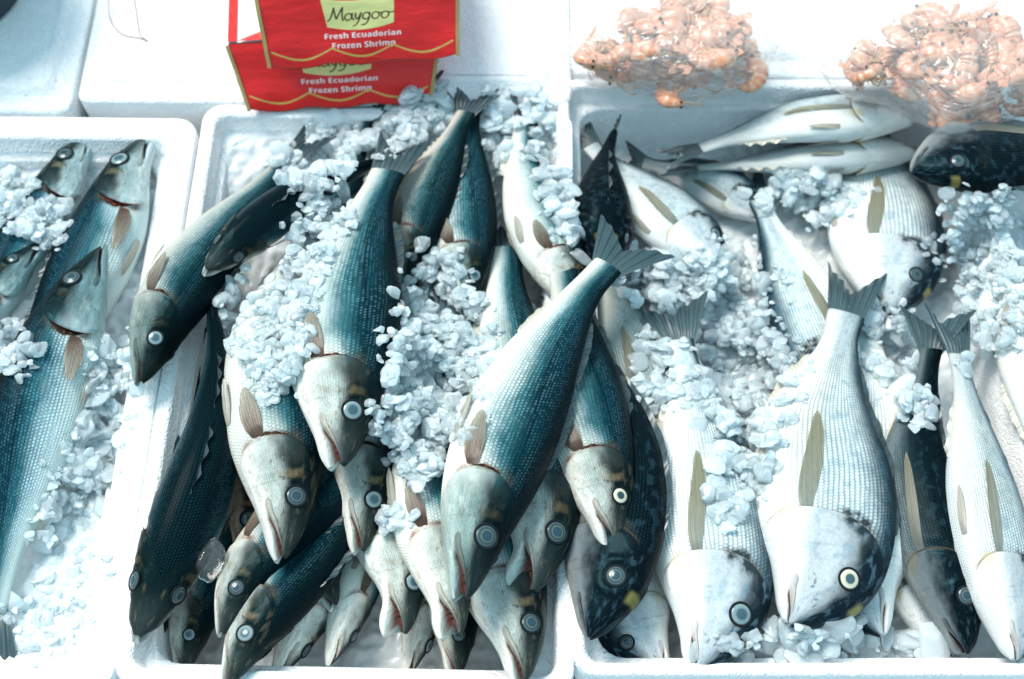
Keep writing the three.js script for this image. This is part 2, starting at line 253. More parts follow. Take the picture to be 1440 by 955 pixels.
function finTex(root, tip, ray, z) { return dataTex(128, 128, (u, v) => { const r = Math.pow(Math.abs(Math.sin(u * PI * 15 + 0.6 * nz(u * 4, v * 3, z))), 0.6), c = mix3(root, tip, clamp(v + 0.25 * fbm(u * 4, v * 4, z))); return mix3(ray, c, 0.35 + 0.65 * r).map((x) => x * (1 + 0.15 * nz(u * 30, v * 12, z))); }); }
const finBump = dataTex(128, 128, (u, v) => { const r = Math.pow(Math.abs(Math.sin(u * PI * 15)), 0.7), b = 1 - r * 0.8; return [b, b, b]; }, false);
const finMat = (root, tip, ray, z, tr = 0.18) => new THREE.MeshPhysicalMaterial({ map: finTex(root, tip, ray, z), bumpMap: finBump, bumpScale: 0.0007, roughness: 0.35, transmission: tr, thickness: 0, side: THREE.DoubleSide, clearcoat: 0.4, clearcoatRoughness: 0.2 });
const FIN = {
  tail: finMat([0.055, 0.1, 0.11], [0.03, 0.06, 0.07], [0.012, 0.03, 0.036], 1),
  dorsal: finMat([0.03, 0.05, 0.055], [0.05, 0.075, 0.08], [0.012, 0.022, 0.026], 2),
  pecBass: finMat([0.16, 0.055, 0.022], [0.45, 0.43, 0.34], [0.13, 0.1, 0.06], 3, 0.5),
  pecBream: finMat([0.55, 0.56, 0.5], [0.5, 0.46, 0.28], [0.14, 0.14, 0.09], 4, 0.65),
  pale: finMat([0.68, 0.64, 0.55], [0.55, 0.52, 0.42], [0.5, 0.42, 0.32], 5),
};
const eyeRim = new THREE.MeshPhysicalMaterial({ color: new THREE.Color().setRGB(0.01, 0.015, 0.017), roughness: 0.6, specularIntensity: 0.15 });
const irisTex = dataTex(128, 8, (u) => { const r = u; let c = mix3([0.15, 0.16, 0.12], [0.03, 0.055, 0.065], sst(0.5, 0.6, r)); c = mix3(c, [0.09, 0.12, 0.125], 0.7 * sst(0.74, 0.8, r) * (1 - sst(0.84, 0.9, r))); return mix3(c, [0.03, 0.055, 0.07], sst(0.88, 0.98, r)); });
const irisGold = dataTex(128, 8, (u) => { const c = mix3([0.5, 0.44, 0.28], [0.62, 0.6, 0.5], sst(0.5, 0.8, u)); return mix3(c, [0.12, 0.11, 0.08], sst(0.84, 0.97, u)); });
const eyeMat = (t) => new THREE.MeshPhysicalMaterial({ map: t, roughness: 0.25, metalness: 0.05, clearcoat: 0.3, clearcoatRoughness: 0.04, specularIntensity: 0.5 });
const irisPale = dataTex(128, 8, (u) => { const c = mix3([0.12, 0.19, 0.21], [0.2, 0.27, 0.28], sst(0.5, 0.75, u)); return mix3(c, [0.05, 0.06, 0.05], sst(0.82, 0.97, u)); });
const IRIS = [eyeMat(irisTex), eyeMat(irisGold), eyeMat(irisPale)];
const pupilMat = new THREE.MeshPhysicalMaterial({ color: new THREE.Color().setRGB(0.018, 0.05, 0.068), roughness: 0.2, clearcoat: 0.5, clearcoatRoughness: 0.02, specularIntensity: 0.3 });
const pupilCloudy = new THREE.MeshPhysicalMaterial({ color: new THREE.Color().setRGB(0.04, 0.085, 0.105), roughness: 0.3, clearcoat: 0.3, clearcoatRoughness: 0.05, specularIntensity: 0.5 });
function domeGeo(r0, bulge, y0) { const pts = []; for (let i = 0; i <= 12; i++) { const r = i / 12; pts.push(new THREE.Vector2(Math.max(1e-5, r * r0), y0 + bulge * Math.sqrt(Math.max(0, 1 - r * r * 0.96)))); }
  const g = new THREE.LatheGeometry(pts, 28); const uv = g.attributes.uv; for (let i = 0; i < uv.count; i++) uv.setXY(i, uv.getY(i), 0.5); return g; }
const eyeRimGeo = new THREE.TorusGeometry(1.0, 0.12, 10, 30).rotateX(PI / 2), irisGeo = domeGeo(0.97, 0.36, -0.12), pupilGeo = domeGeo(0.46, 0.07, 0.195);

// ------------------------------------------------------------------ one fish
const gillTex = (a, b, z) => dataTex(256, 64, (u, v) => { const f = 0.5 + 0.5 * Math.sin(u * 150 + 3 * nz(u * 9, v * 3, z)), c = mix3([0.012, 0.008, 0.006], a, sst(-0.1, 0.5, fbm(u * 5, v * 2.5, z))); return mix3(c, b, 0.55 * sst(0.1, 0.6, fbm(u * 8 + 4, v * 3, z + 3)) * sst(0.2, 0.9, v)).map((x) => x * (0.88 + 0.2 * f)); });
const gillMats = [[[0.035, 0.014, 0.008], [0.2, 0.1, 0.04], 2], [[0.2, 0.012, 0.008], [0.4, 0.1, 0.04], 7]].map(([a, b, z]) => new THREE.MeshPhysicalMaterial({ map: gillTex(a, b, z), roughness: 0.5, specularIntensity: 0.15, side: THREE.DoubleSide }));
let fishNo = 0;
function fish(o) {
  const id = ++fishNo, S = SPEC[o.sp], hk = o.w ? o.w / S.full : 1, flip = o.flip ?? 1;
  const rA = (Array.isArray(o.roll) ? o.roll[0] : o.roll ?? 0) * PI / 180, rB = (Array.isArray(o.roll) ? o.roll[1] : o.roll ?? 0) * PI / 180;
  let ys = o.pts.map(() => 0.12), curve, SL;
  const build = () => { curve = new THREE.CatmullRomCurve3(o.pts.map(([a, b], i) => pix(a, b, ys[i])), false, 'centripetal'); curve.arcLengthDivisions = 120; SL = curve.getLength(); };
  const cum = [0]; for (let i = 1; i < o.pts.length; i++) cum.push(cum[i - 1] + Math.hypot(o.pts[i][0] - o.pts[i - 1][0], (o.pts[i][1] - o.pts[i - 1][1]) * 1.15)); const sOf = cum.map((c) => c / cum[cum.length - 1]);
  ys = sOf.map((s, i) => lerp(o.y[0], o.y[1], s) + (o.bend ? o.bend[i] ?? 0 : 0));   // height of the spine above the table, by its layer in the pile
  build();
  const NF = 200, fr = []; for (let k = 0; k <= NF; k++) { const t = k / NF, P = curve.getPointAt(t), T = curve.getTangentAt(t).normalize(), U = V(0, 1, 0).addScaledVector(T, -T.y).normalize(), D0 = T.clone().cross(U).multiplyScalar(flip), r = lerp(rA, rB, t);
    fr.push({ P, T, D: D0.clone().multiplyScalar(Math.cos(r)).addScaledVector(U, Math.sin(r)), L: U.clone().multiplyScalar(Math.cos(r)).addScaledVector(D0, -Math.sin(r)) }); }
  const base = fr[90].P.clone(); base.y -= S.w(0.45) * SL;
  const frame = (t) => { const x = clamp(t) * NF, i = Math.min(NF - 1, Math.floor(x)), f = x - i, a = fr[i], b = fr[i + 1]; return { P: a.P.clone().lerp(b.P, f), T: a.T.clone().lerp(b.T, f), D: a.D.clone().lerp(b.D, f), L: a.L.clone().lerp(b.L, f) }; };
  const open = o.mouth ?? 0.22 + 0.2 * Math.sin(id * 4.7), flare = o.blood ? 1.7 : 1 + 0.6 * Math.sin(id * 2.9);
  const zf = id * 3.17;
  const at = (t, p, side, off = 0, F = frame(t)) => {   // a point on the skin (p: 0 back .. PI belly), local to base
    const hd = S.hd(t) * hk, hv = S.hv(t) * hk, w = S.w(t) * (0.6 + 0.4 * hk) * (o.thick ?? 1), tg = S.tg(p);
    let k = 1; k += 0.03 * sst(tg - 0.11, tg - 0.01, t) * (t < tg ? 1 : 0) * sst(0.5, 0.9, p) * (1 - sst(2.5, 2.9, p));
    k -= 0.05 * sst(0.03, 0.0, Math.abs(t - tg - 0.012)) * (t >= tg - 0.004 ? 1 : 0) * sst(0.5, 0.9, p) * (1 - sst(2.5, 2.9, p));
    k += 0.02 * sst(0.016, 0.0, Math.abs(t - 0.19)) * sst(0.9, 1.3, p) * (1 - sst(2.3, 2.7, p)) * (t < 0.19 ? 1 : 0.3);
    k += 0.016 * fbm(t * 6 + zf, p * 1.6, side * 2 + zf);
    const ed = Math.hypot((t - S.te) / S.re, (p - S.pe) * (0.5 * (hd + w)) / S.re); k += 0.05 * Math.exp(-Math.pow((ed - 1.15) / 0.35, 2)) - 0.05 * Math.exp(-ed * ed * 1.4);
    const cp = Math.cos(p), sp = Math.pow(Math.abs(Math.sin(p)), 0.88);
    let x = (cp > 0 ? hd : hv) * cp * k, y = w * sp * k, z = 0;
    const md = p - S.pm(t), mo = sst(S.tm, 0, t), gap = 0.034 * open * mo;
    x += -gap * Math.tanh(md / 0.12) * (md > 0 ? 1.15 : 0.45);
    const gz = Math.exp(-Math.pow(md / 0.09, 2)) * sst(S.tm, S.tm - 0.03, t); y *= 1 - 0.55 * gz; z += 0.035 * gz * mo * (0.4 + open); z += -0.012 * sst(0.05, 0, t) * (md > 0 ? 1 : 0) * (o.sp === 'bass' ? 1 : -0.4);
    return F.P.clone().addScaledVector(F.D, x * SL).addScaledVector(F.L, side * (y * SL + off)).addScaledVector(F.D, off * 0.55 * cp).addScaledVector(F.T, z * SL).sub(base);
  };
  // body
  const ts = []; for (let i = 0; i <= 74; i++) ts.push(0.34 * Math.pow(i / 74, 1.15)); for (let i = 1; i <= 46; i++) ts.push(0.34 + 0.66 * i / 46);
  const NR = 72, p = [], uv = [], idx = [], col = [], tint = o.tint ?? (o.box === 'left' ? [0.84, 1.02, 1.12] : [1, 1, 1]), lum = 0.94 + 0.12 * Math.sin(id * 7.3);
  ts.forEach((t) => { const F = frame(t); for (let j = 0; j < NR; j++) { const th = j / NR * 2 * PI, ph = th <= PI ? th : 2 * PI - th, side = th <= PI ? 1 : -1, q = at(t, ph, side, 0, F); p.push(q.x, q.y, q.z); uv.push(t, ph / PI);
    const m = lum * (1 + 0.1 * fbm(t * 5 + zf, ph * 1.4, side + zf)), wm = 0.05 * fbm(t * 4 - zf, ph, zf); col.push(tint[0] * m * (1 + wm), tint[1] * m, tint[2] * m * (1 - wm)); } });
  const tip = p.length / 3; { const a = frame(0); const q = a.P.clone().addScaledVector(a.T, 0.004 * SL).sub(base); p.push(q.x, q.y, q.z); uv.push(0, 0.6); col.push(...tint); const e = fr[NF].P.clone().sub(base); p.push(e.x, e.y, e.z); uv.push(1, 0.5); col.push(...tint); }
  for (let i = 0; i < ts.length - 1; i++) for (let j = 0; j < NR; j++) { const a = i * NR + j, b = i * NR + (j + 1) % NR, c = a + NR, d = b + NR; flip > 0 ? idx.push(a, b, d, a, d, c) : idx.push(a, d, b, a, c, d); }
  for (let j = 0; j < NR; j++) { const a = j, b = (j + 1) % NR, c = (ts.length - 1) * NR; flip > 0 ? idx.push(tip, b, a, tip + 1, c + a, c + b) : idx.push(tip, a, b, tip + 1, c + b, c + a); }
  const g = new THREE.BufferGeometry(); g.setAttribute('position', new THREE.Float32BufferAttribute(p, 3)); g.setAttribute('uv', new THREE.Float32BufferAttribute(uv, 2)); g.setAttribute('color', new THREE.Float32BufferAttribute(col, 3)); g.setIndex(idx); g.computeVertexNormals();
  const root = new THREE.Group(); root.name = numbered(o.sp === 'bass' ? 'sea_bass' : 'sea_bream'); root.position.copy(base); scene.add(root);
  tag(root, o.label, 'fish', o.group ?? (o.sp === 'bass' ? (o.box === 'left' ? 'bass in the box with heads at the back rim' : 'sea bass in the middle box') : 'bream in the box of silver bream'));
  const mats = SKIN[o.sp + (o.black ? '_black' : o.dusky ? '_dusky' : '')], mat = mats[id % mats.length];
  mesh('body', g, mat, root);
  for (let k = 0; k < p.length; k += 3) raise(p[k] + base.x, p[k + 2] + base.z, p[k + 1] + base.y);
  // gill covers: a plate with a free rear edge
  const shown = (o.both ? [1, -1] : [1]);
  for (const side of Math.abs(rA) > 0.5 ? [1, -1] : [1]) {
    const q = gridGeo(22, 26, (u, v) => { const ph = lerp(0.72, 2.6, v), tg = S.tg(ph), edge = Math.min(1, 6 * v * (1 - v)), t = lerp(0.165, tg + 0.008 * edge, u); return at(Math.min(t, tg - 0.0005), ph, side, SL * (0.0006 + 0.0042 * flare * Math.pow(u, 3) * edge + 0.0012 * u * nz(u * 5, v * 9, zf)) ).addScaledVector(frame(t).T, u > 0.99 ? 0.006 * SL * edge : 0); },
      (u, v) => { const ph = lerp(0.72, 2.6, v); return [lerp(0.165, S.tg(ph) - 0.007, u), ph / PI]; });
    const c = new Float32Array(q.attributes.position.count * 3); for (let i = 0; i < c.length; i += 3) { c[i] = tint[0] * lum; c[i + 1] = tint[1] * lum; c[i + 2] = tint[2] * lum; } q.setAttribute('color', new THREE.BufferAttribute(c, 3));
    mesh('gill_cover', q, mat, root);
    const jaw = gridGeo(16, 8, (u, v) => { const t = lerp(0.016, S.tm + 0.03, u), a = v * 2 - 1, ph = S.pm(Math.min(t, S.tm)) - 0.17 + a * (0.05 + 0.13 * Math.pow(u, 0.8)) * Math.sqrt(Math.max(0, 1 - Math.pow(Math.max(0, u - 0.75) * 4, 2))); return at(t, ph, side, SL * (-0.0006 + 0.0062 * (1 - Math.pow(a, 4)) * Math.sin(PI * clamp(0.1 + 0.85 * u)))); },
      (u, v) => [lerp(0.05, S.tm + 0.06, u), lerp(0.5, 0.66, v)]);
    const jc = new Float32Array(jaw.attributes.position.count * 3); for (let i = 0; i < jc.length; i += 3) { const m = lum * (o.dusky ? 0.7 : 0.9); jc[i] = tint[0] * m * 1.04; jc[i + 1] = tint[1] * m * 0.9; jc[i + 2] = tint[2] * m * 0.86; } jaw.setAttribute('color', new THREE.BufferAttribute(jc, 3));
    mesh('upper_jaw', jaw, mat, root);
  }
  // the opening behind the gill cover, with the gill itself showing
  if (o.blood) mesh('gill', gridGeo(10, 30, (u, v) => { const ph = lerp(1.1, 2.2, v), e = Math.sin(PI * v), t = S.tg(ph) - 0.008 + u * (0.01 + 0.024 * e * (0.75 + 0.35 * nz(v * 7, u, zf))); return at(t, ph, 1, SL * (0.0008 + 0.0014 * Math.sin(PI * u) * e)); }, (u, v) => [v, u]), gillMats[o.blood - 1], root);
  // eyes
  for (const side of [1, -1]) {
    const e = 0.01, c = at(S.te, S.pe, side), du = at(S.te + e, S.pe, side).sub(at(S.te - e, S.pe, side)), dv = at(S.te, S.pe + 0.1, side).sub(at(S.te, S.pe - 0.1, side)), n = du.cross(dv).normalize(); if (n.dot(frame(S.te).L) * side < 0) n.negate();
    const r = S.re * SL * (o.eye ?? 1) * (0.82 + 0.05 * Math.sin(id * 3.3)), eye = mesh('eye', eyeRimGeo, eyeRim, root); eye.position.copy(c).addScaledVector(n, 0.1 * r); eye.quaternion.setFromUnitVectors(V(0, 1, 0), n); eye.scale.set(r, r * 0.9, r);
    mesh('iris', irisGeo, IRIS[o.gold ? 1 : id % 3 === 1 ? 2 : 0], eye); mesh('pupil', pupilGeo, id % 3 === 1 ? pupilCloudy : pupilMat, eye);
  }
  // fins
  const tl = (o.sp === 'bass' ? 0.185 : 0.22) * SL * (o.tail ?? 1), sp = o.spread ?? (0.3 + 0.14 * Math.sin(id * 5.1)), TF = frame(1), droop = o.droop ?? 0.1;
  mesh('tail_fin', gridGeo(30, 10, (u, v) => { const a = (u * 2 - 1), ang = a * sp * 1.05, fork = 0.5 + 0.5 * Math.pow(Math.abs(a), 1.25) - 0.05 * Math.max(0, nz(u * 22, 1, zf)), r = v * tl * fork, h = 0.048 * hk * SL * a;
    return TF.P.clone().addScaledVector(TF.T, r * Math.cos(ang) - 0.02 * SL).addScaledVector(TF.D, h + r * Math.sin(ang)).addScaledVector(TF.L, r * 0.16 * nz(u * 2.4, v * 1.2, zf) + 0.0016 * Math.sin(u * PI * 15) * v).addScaledVector(V(0, -1, 0), droop * r * v).sub(base); }), FIN.tail, root);
  const strip = (name, t0, t1, ph, hgt, sweep, m, n) => mesh(name, gridGeo(n, 4, (u, v) => { const t = lerp(t0, t1, u), F = frame(t), h = hgt * SL * hk * Math.pow(Math.sin(PI * clamp(0.12 + u * 0.86)), 0.6) * (0.86 + 0.14 * Math.abs(Math.sin(u * n * 0.5 * PI / 2))) * v, s = ph ? -1 : 1;
    return at(t, ph, 1).addScaledVector(F.D, s * (h * 0.5 - 0.004 * SL * (1 - v))).addScaledVector(F.T, h * sweep).addScaledVector(F.L, -h * 0.3 + 0.002 * Math.sin(u * 23) * v); }, (u, v) => [u, v]), m, root);
  if (o.sp === 'bass') { strip('dorsal_fin', 0.36, 0.58, 0, 0.04, 0.9, FIN.dorsal, 18); strip('dorsal_fin', 0.62, 0.82, 0, 0.034, 0.8, FIN.dorsal, 18); strip('anal_fin', 0.7, 0.82, PI, 0.035, 0.8, FIN.pale, 12); }
  else { strip('dorsal_fin', 0.3, 0.84, 0, 0.03, 0.9, FIN.dorsal, 36); strip('anal_fin', 0.62, 0.83, PI, 0.025, 0.9, FIN.pale, 16); }
  const paddle = (name, t0, ph0, len, wide, skew, m, side, lift) => mesh(name, gridGeo(20, 14, (u, v) => { const a = u * 2 - 1, out = Math.pow(Math.sin(PI * clamp(0.1 + v * 0.72)), 0.7), ll = len * (1 - 0.3 * a * a - 0.12 * a), t = t0 + v * ll, ph = clamp(ph0 + a * wide * (0.35 + 0.65 * out) + skew * v, 0.05, PI - 0.02);
    return at(t, ph, side, SL * (0.002 + lift * v * (1.1 - 0.3 * a * a) + 0.0016 * Math.sin(u * PI * 15) * v)); }), m, root);
  for (const side of [1, -1]) {
    if (o.sp === 'bass') { paddle('pectoral_fin', S.tg(1.95) + 0.016, 1.98, 0.13, 0.2, 0.1, FIN.pecBass, side, 0.016); paddle('pelvic_fin', 0.35, 2.72, 0.12, 0.16, -0.1, FIN.pale, side, 0.012); }
    else { paddle('pectoral_fin', S.tg(1.95) + 0.012, 1.9, 0.3, 0.16, -0.16, FIN.pecBream, side, 0.008); paddle('pelvic_fin', 0.36, 2.75, 0.15, 0.14, -0.06, FIN.pale, side, 0.01); }
  }
  return root;
}

// the catch, from the bottom of each pile upwards; pts run from snout to tail root in the photograph
const CATCH = [
  // box with heads at the back rim
  { sp: 'bass', box: 'left', pts: [[48, 230], [8, 275], [-50, 335], [-110, 410], [-160, 500]], w: 0.2, roll: 25, y: [0.085, 0.085], label: 'dark bass mostly under ice, behind the other heads at the back rim' },
  { sp: 'bass', box: 'left', pts: [[128, 186], [98, 232], [66, 295], [20, 375], [-35, 465], [-85, 560]], w: 0.2, roll: 22, blood: 1, y: [0.115, 0.085], label: 'bass with pink snout touching the back rim, body buried in ice' },
  { sp: 'bass', box: 'left', pts: [[58, 343], [16, 385], [-40, 450], [-100, 530], [-150, 620]], w: 0.23, roll: 20, dusky: 1, y: [0.12, 0.09], label: 'bass with rosy snout and body running out under the box side' },
  { sp: 'bass', box: 'left', pts: [[210, 192], [178, 247], [150, 325], [105, 420], [55, 520], [5, 620]], w: 0.22, roll: 12, blood: 2, y: [0.12, 0.1], label: 'bass with open red gill and orange pectoral fin beside the foam rim' },
  { sp: 'bass', box: 'left', pts: [[143, 349], [112, 415], [72, 515], [42, 625], [12, 750], [-15, 860]], w: 0.235, roll: 16, dusky: 1, blood: 1, y: [0.15, 0.12], label: 'large blue-backed bass with bright silver scales, uncovered head to tail' },
  // middle box, lowest layer
  { sp: 'bass', pts: [[210, 932], [216, 820], [232, 690], [250, 570], [275, 460]], w: 0.2, roll: -10, y: [0.085, 0.1], label: 'pale bass wedged against the left foam wall under the black-backed one' },
  { sp: 'bass', pts: [[258, 945], [272, 872], [315, 785], [355, 700], [385, 630]], w: 0.26, roll: 18, y: [0.085, 0.08], label: 'bass head poking out under the long black-backed bass' },
  { sp: 'bass', pts: [[388, 952], [420, 890], [468, 800], [515, 710], [550, 640]], w: 0.2, roll: -62, y: [0.1, 0.06], label: 'bass lying belly up with cream underside by the front rim' },
  { sp: 'bass', pts: [[463, 934], [485, 872], [515, 790], [540, 700], [560, 620]], w: 0.21, roll: -58, y: [0.09, 0.07], label: 'bass turned on its back showing a white grooved throat' },
  { sp: 'bass', pts: [[572, 950], [588, 895], [608, 800], [620, 700], [630, 620]], w: 0.19, roll: -50, y: [0.07, 0.07], label: 'bass with pale forked jaw at the bottom of the pile by the front rim' },
  { sp: 'bass', pts: [[642, 950], [642, 892], [640, 800], [640, 700], [650, 600]], w: 0.24, roll: 20, y: [0.085, 0.075], label: 'olive-dark bass head deep in the pile between two pale heads' },
  { sp: 'bass', pts: [[342, 790], [350, 718], [364, 620], [385, 520], [400, 430]], w: 0.2, roll: 14, tint: [1.15, 0.8, 0.7], blood: 2, y: [0.1, 0.09], label: 'reddish-brown bass head half hidden behind a large bass' },
  { sp: 'bass', pts: [[420, 440], [455, 335], [490, 240], [514, 172]], w: 0.26, tail: 1.6, spread: 0.5, roll: 20, y: [0.1, 0.125], label: 'bass of which only the dark tail rises from the ice near the cartons' },
  { sp: 'bass', pts: [[540, 420], [547, 320], [560, 220], [570, 158]], w: 0.26, tail: 1.6, spread: 0.5, roll: 20, y: [0.09, 0.125], label: 'bass buried in ice with blackish tail against the red carton' },
  { sp: 'bass', pts: [[470, 852], [452, 792], [442, 712], [450, 620], [470, 520]], w: 0.22, roll: 34, y: [0.105, 0.1], label: 'blackish bass head hanging between two silver heads' },
  { sp: 'bass', pts: [[322, 958], [352, 896], [410, 815], [470, 740], [530, 670], [570, 610]], w: 0.25, roll: 30, y: [0.14, 0.1], label: 'dark bass with its snout over the front rim' },
  { sp: 'bass', pts: [[312, 890], [342, 820], [400, 750], [470, 680], [530, 610], [560, 560]], w: 0.25, roll: 24, y: [0.14, 0.115], label: 'dusky bass with open pink-edged mouth and a clear ice lump at its cheek' },
  { sp: 'bass', pts: [[735, 958], [729, 888], [706, 800], [692, 700], [690, 600], [700, 520]], w: 0.25, y: [0.148, 0.085], label: 'white-cheeked bass with its snout over the front rim' },
  { sp: 'bass', pts: [[562, 890], [568, 815], [548, 735], [540, 640], [560, 540], [590, 460]], w: 0.25, mouth: 0.9, y: [0.115, 0.11], label: 'bass head with gaping mouth below the big ice heap' },
  { sp: 'bass', pts: [[640, 892], [630, 820], [610, 730], [600, 640], [615, 540], [640, 450]], w: 0.24, roll: -6, mouth: 0.8, y: [0.14, 0.12], label: 'bass with grey pectoral fin coming out from under the big ice heap' },
  { sp: 'bass', pts: [[740, 830], [763, 755], [755, 660], [728, 545], [712, 430], [712, 350]], w: 0.25, mouth: 0.9, y: [0.152, 0.11], label: 'bass head with open mouth tucked beneath the topmost bass' },
  { sp: 'bass', pts: [[507, 774], [514, 700], [525, 610], [545, 520], [560, 430], [575, 350]], w: 0.24, blood: 1, y: [0.135, 0.125], label: 'white-cheeked bass head below the bass with the bleeding gill' },
  { sp: 'bass', pts: [[193, 895], [220, 832], [266, 720], [298, 610], [306, 510], [298, 430]], w: 0.2, thick: 1.25, roll: 80, y: [0.14, 0.145], label: 'long black-backed bass seen from above, lying on the left foam wall' },
  { sp: 'bass', pts: [[397, 784], [402, 705], [392, 600], [385, 500], [410, 400], [450, 310]], w: 0.25, blood: 1, y: [0.165, 0.14], label: 'large bass with cream belly, its shoulder covered in ice' },
  { sp: 'bass', pts: [[662, 434], [655, 370], [650, 290], [655, 210], [660, 158]], w: 0.31, roll: 5, dusky: 1, blood: 1, y: [0.115, 0.135], label: 'bass with ochre gill edge, its mouth buried in the big ice heap' },
  { sp: 'bass', pts: [[572, 404], [578, 345], [602, 270], [632, 205], [656, 158]], w: 0.31, roll: 14, tint: [0.82, 0.72, 0.68], dusky: 1, y: [0.125, 0.145], label: 'brownish bass with tail fin raised by the carton' },
  { sp: 'bass', pts: [[815, 440], [786, 372], [755, 290], [738, 220], [741, 168]], w: 0.32, roll: -14, blood: 1, y: [0.115, 0.13], label: 'pale bass by the box corner with ice strewn on its flank' },
  { sp: 'bass', pts: [[198, 537], [232, 445], [298, 348], [368, 268], [412, 220]], w: 0.25, roll: 10, tint: [0.7, 0.72, 0.72], dusky: 1, blood: 1, y: [0.158, 0.14], label: 'grey bass resting on the left foam rim' },
  { sp: 'bass', pts: [[290, 380], [350, 328], [430, 272], [500, 240], [545, 224]], w: 0.24, thick: 1.15, mouth: 0.6, roll: 74, y: [0.178, 0.15], label: 'dark-backed bass with red mouth lying across the grey bass' },
  { sp: 'bass', pts: [[862, 768], [850, 692], [825, 610], [810, 520], [800, 440], [792, 380]], w: 0.28, gold: 1, blood: 1, y: [0.16, 0.13], label: 'bass with golden eye and blue striped back beneath the topmost bass' },
  { sp: 'bass', pts: [[478, 654], [482, 575], [485, 480], [495, 390], [515, 310], [545, 242]], w: 0.31, spread: 0.15, roll: 5, blood: 2, y: [0.19, 0.165], label: 'large bass with bleeding gill slit and ice along its belly' },
  // bream box
  { sp: 'bream', pts: [[935, 948], [898, 885], [872, 790], [870, 700], [880, 620]], w: 0.34, flip: -1, y: [0.09, 0.08], label: 'bream with blue-grey cheek peering out below the black bream' },
  { sp: 'bream', pts: [[1242, 894], [1216, 822], [1215, 720], [1225, 600], [1222, 510], [1208, 445]], w: 0.31, flip: -1, roll: -12, gold: 1, y: [0.1, 0.075], label: 'bream with yellow eye peeking from behind the fattest bream' },
  { sp: 'bream', pts: [[1340, 924], [1300, 850], [1270, 760], [1260, 680], [1265, 600]], w: 0.28, roll: 20, y: [0.075, 0.08], label: 'black bream head beneath the blue-backed bream' },
  { sp: 'bream', pts: [[1075, 310], [1020, 270], [960, 245], [905, 228]], w: 0.34, roll: 30, y: [0.075, 0.075], label: 'dark bream in the shade under the horizontal pale bream' },
  { sp: 'bream', pts: [[935, 640], [905, 552], [880, 470], [856, 400], [842, 360]], w: 0.33, tint: [0.62, 0.64, 0.6], y: [0.09, 0.11], label: 'headless-looking striped grey bream flank dusted with ice' },
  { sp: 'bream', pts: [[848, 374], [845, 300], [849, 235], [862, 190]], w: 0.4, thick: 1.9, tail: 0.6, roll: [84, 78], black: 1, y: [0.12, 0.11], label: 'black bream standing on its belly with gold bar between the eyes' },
  { sp: 'bream', pts: [[1245, 442], [1245, 370], [1240, 290], [1230, 215], [1226, 160]], w: 0.44, y: [0.085, 0.07], label: 'grey bream with staring eye beside the loose ice' },
  { sp: 'bream', pts: [[1200, 585], [1156, 490], [1116, 390], [1082, 315], [1066, 280]], w: 0.32, flip: -1, y: [0.075, 0.085], label: 'bream with speckled blue back plunging head first under the fattest bream' },
  { sp: 'bream', pts: [[1010, 376], [962, 328], [910, 282], [862, 238], [832, 205]], w: 0.42, roll: -10, y: [0.095, 0.1], label: 'white-bellied bream head lying between the black bream and the ice' },
  { sp: 'bream', pts: [[1500, 330], [1482, 420], [1470, 520], [1476, 620], [1490, 700]], w: 0.34, flip: -1, y: [0.12, 0.12], label: 'pale bream lying along the right side of the box' },
  { sp: 'bream', pts: [[1288, 214], [1210, 216], [1120, 224], [1040, 232], [980, 236]], w: 0.3, roll: -42, y: [0.1, 0.09], label: 'white bream under the horizontal pale bream' },
  { sp: 'bream', pts: [[1288, 166], [1210, 166], [1120, 172], [1040, 192], [985, 208]], w: 0.32, roll: -24, y: [0.135, 0.115], label: 'pale bream lying across the back of the box with dark tail' },
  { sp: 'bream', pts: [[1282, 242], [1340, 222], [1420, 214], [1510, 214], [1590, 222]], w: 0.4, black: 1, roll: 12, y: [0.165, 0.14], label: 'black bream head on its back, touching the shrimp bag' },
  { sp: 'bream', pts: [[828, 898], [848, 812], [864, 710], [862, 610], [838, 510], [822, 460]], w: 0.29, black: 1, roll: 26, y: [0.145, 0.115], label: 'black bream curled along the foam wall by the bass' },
  { sp: 'bream', pts: [[978, 940], [1000, 852], [995, 740], [982, 620], [966, 530], [953, 480]], w: 0.33, y: [0.125, 0.115], label: 'long silver bream with yellowish pectoral fin, its tail in the ice' },
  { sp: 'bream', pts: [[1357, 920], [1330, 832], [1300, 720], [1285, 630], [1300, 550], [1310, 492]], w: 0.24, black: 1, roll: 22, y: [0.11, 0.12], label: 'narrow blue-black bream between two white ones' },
  { sp: 'bream', pts: [[1428, 930], [1406, 825], [1386, 720], [1370, 620], [1356, 545], [1348, 500]], w: 0.26, roll: -18, y: [0.13, 0.13], label: 'slender white bream with fanned pectoral fin' },
  { sp: 'bream', pts: [[1108, 878], [1145, 800], [1155, 690], [1155, 590], [1175, 500], [1190, 442]], w: 0.37, gold: 1, y: [0.14, 0.11], label: 'fattest bream, bright silver with wide pale eye' },
  // on top of all
  { sp: 'bass', pts: [[652, 840], [672, 738], [715, 610], [765, 500], [815, 420], [855, 374]], w: 0.238, spread: 0.42, dusky: 1, blood: 1, y: [0.2, 0.165], label: 'topmost bass lying across the pile with its tail over the bream box' },
];
for (const f of CATCH) fish(f);

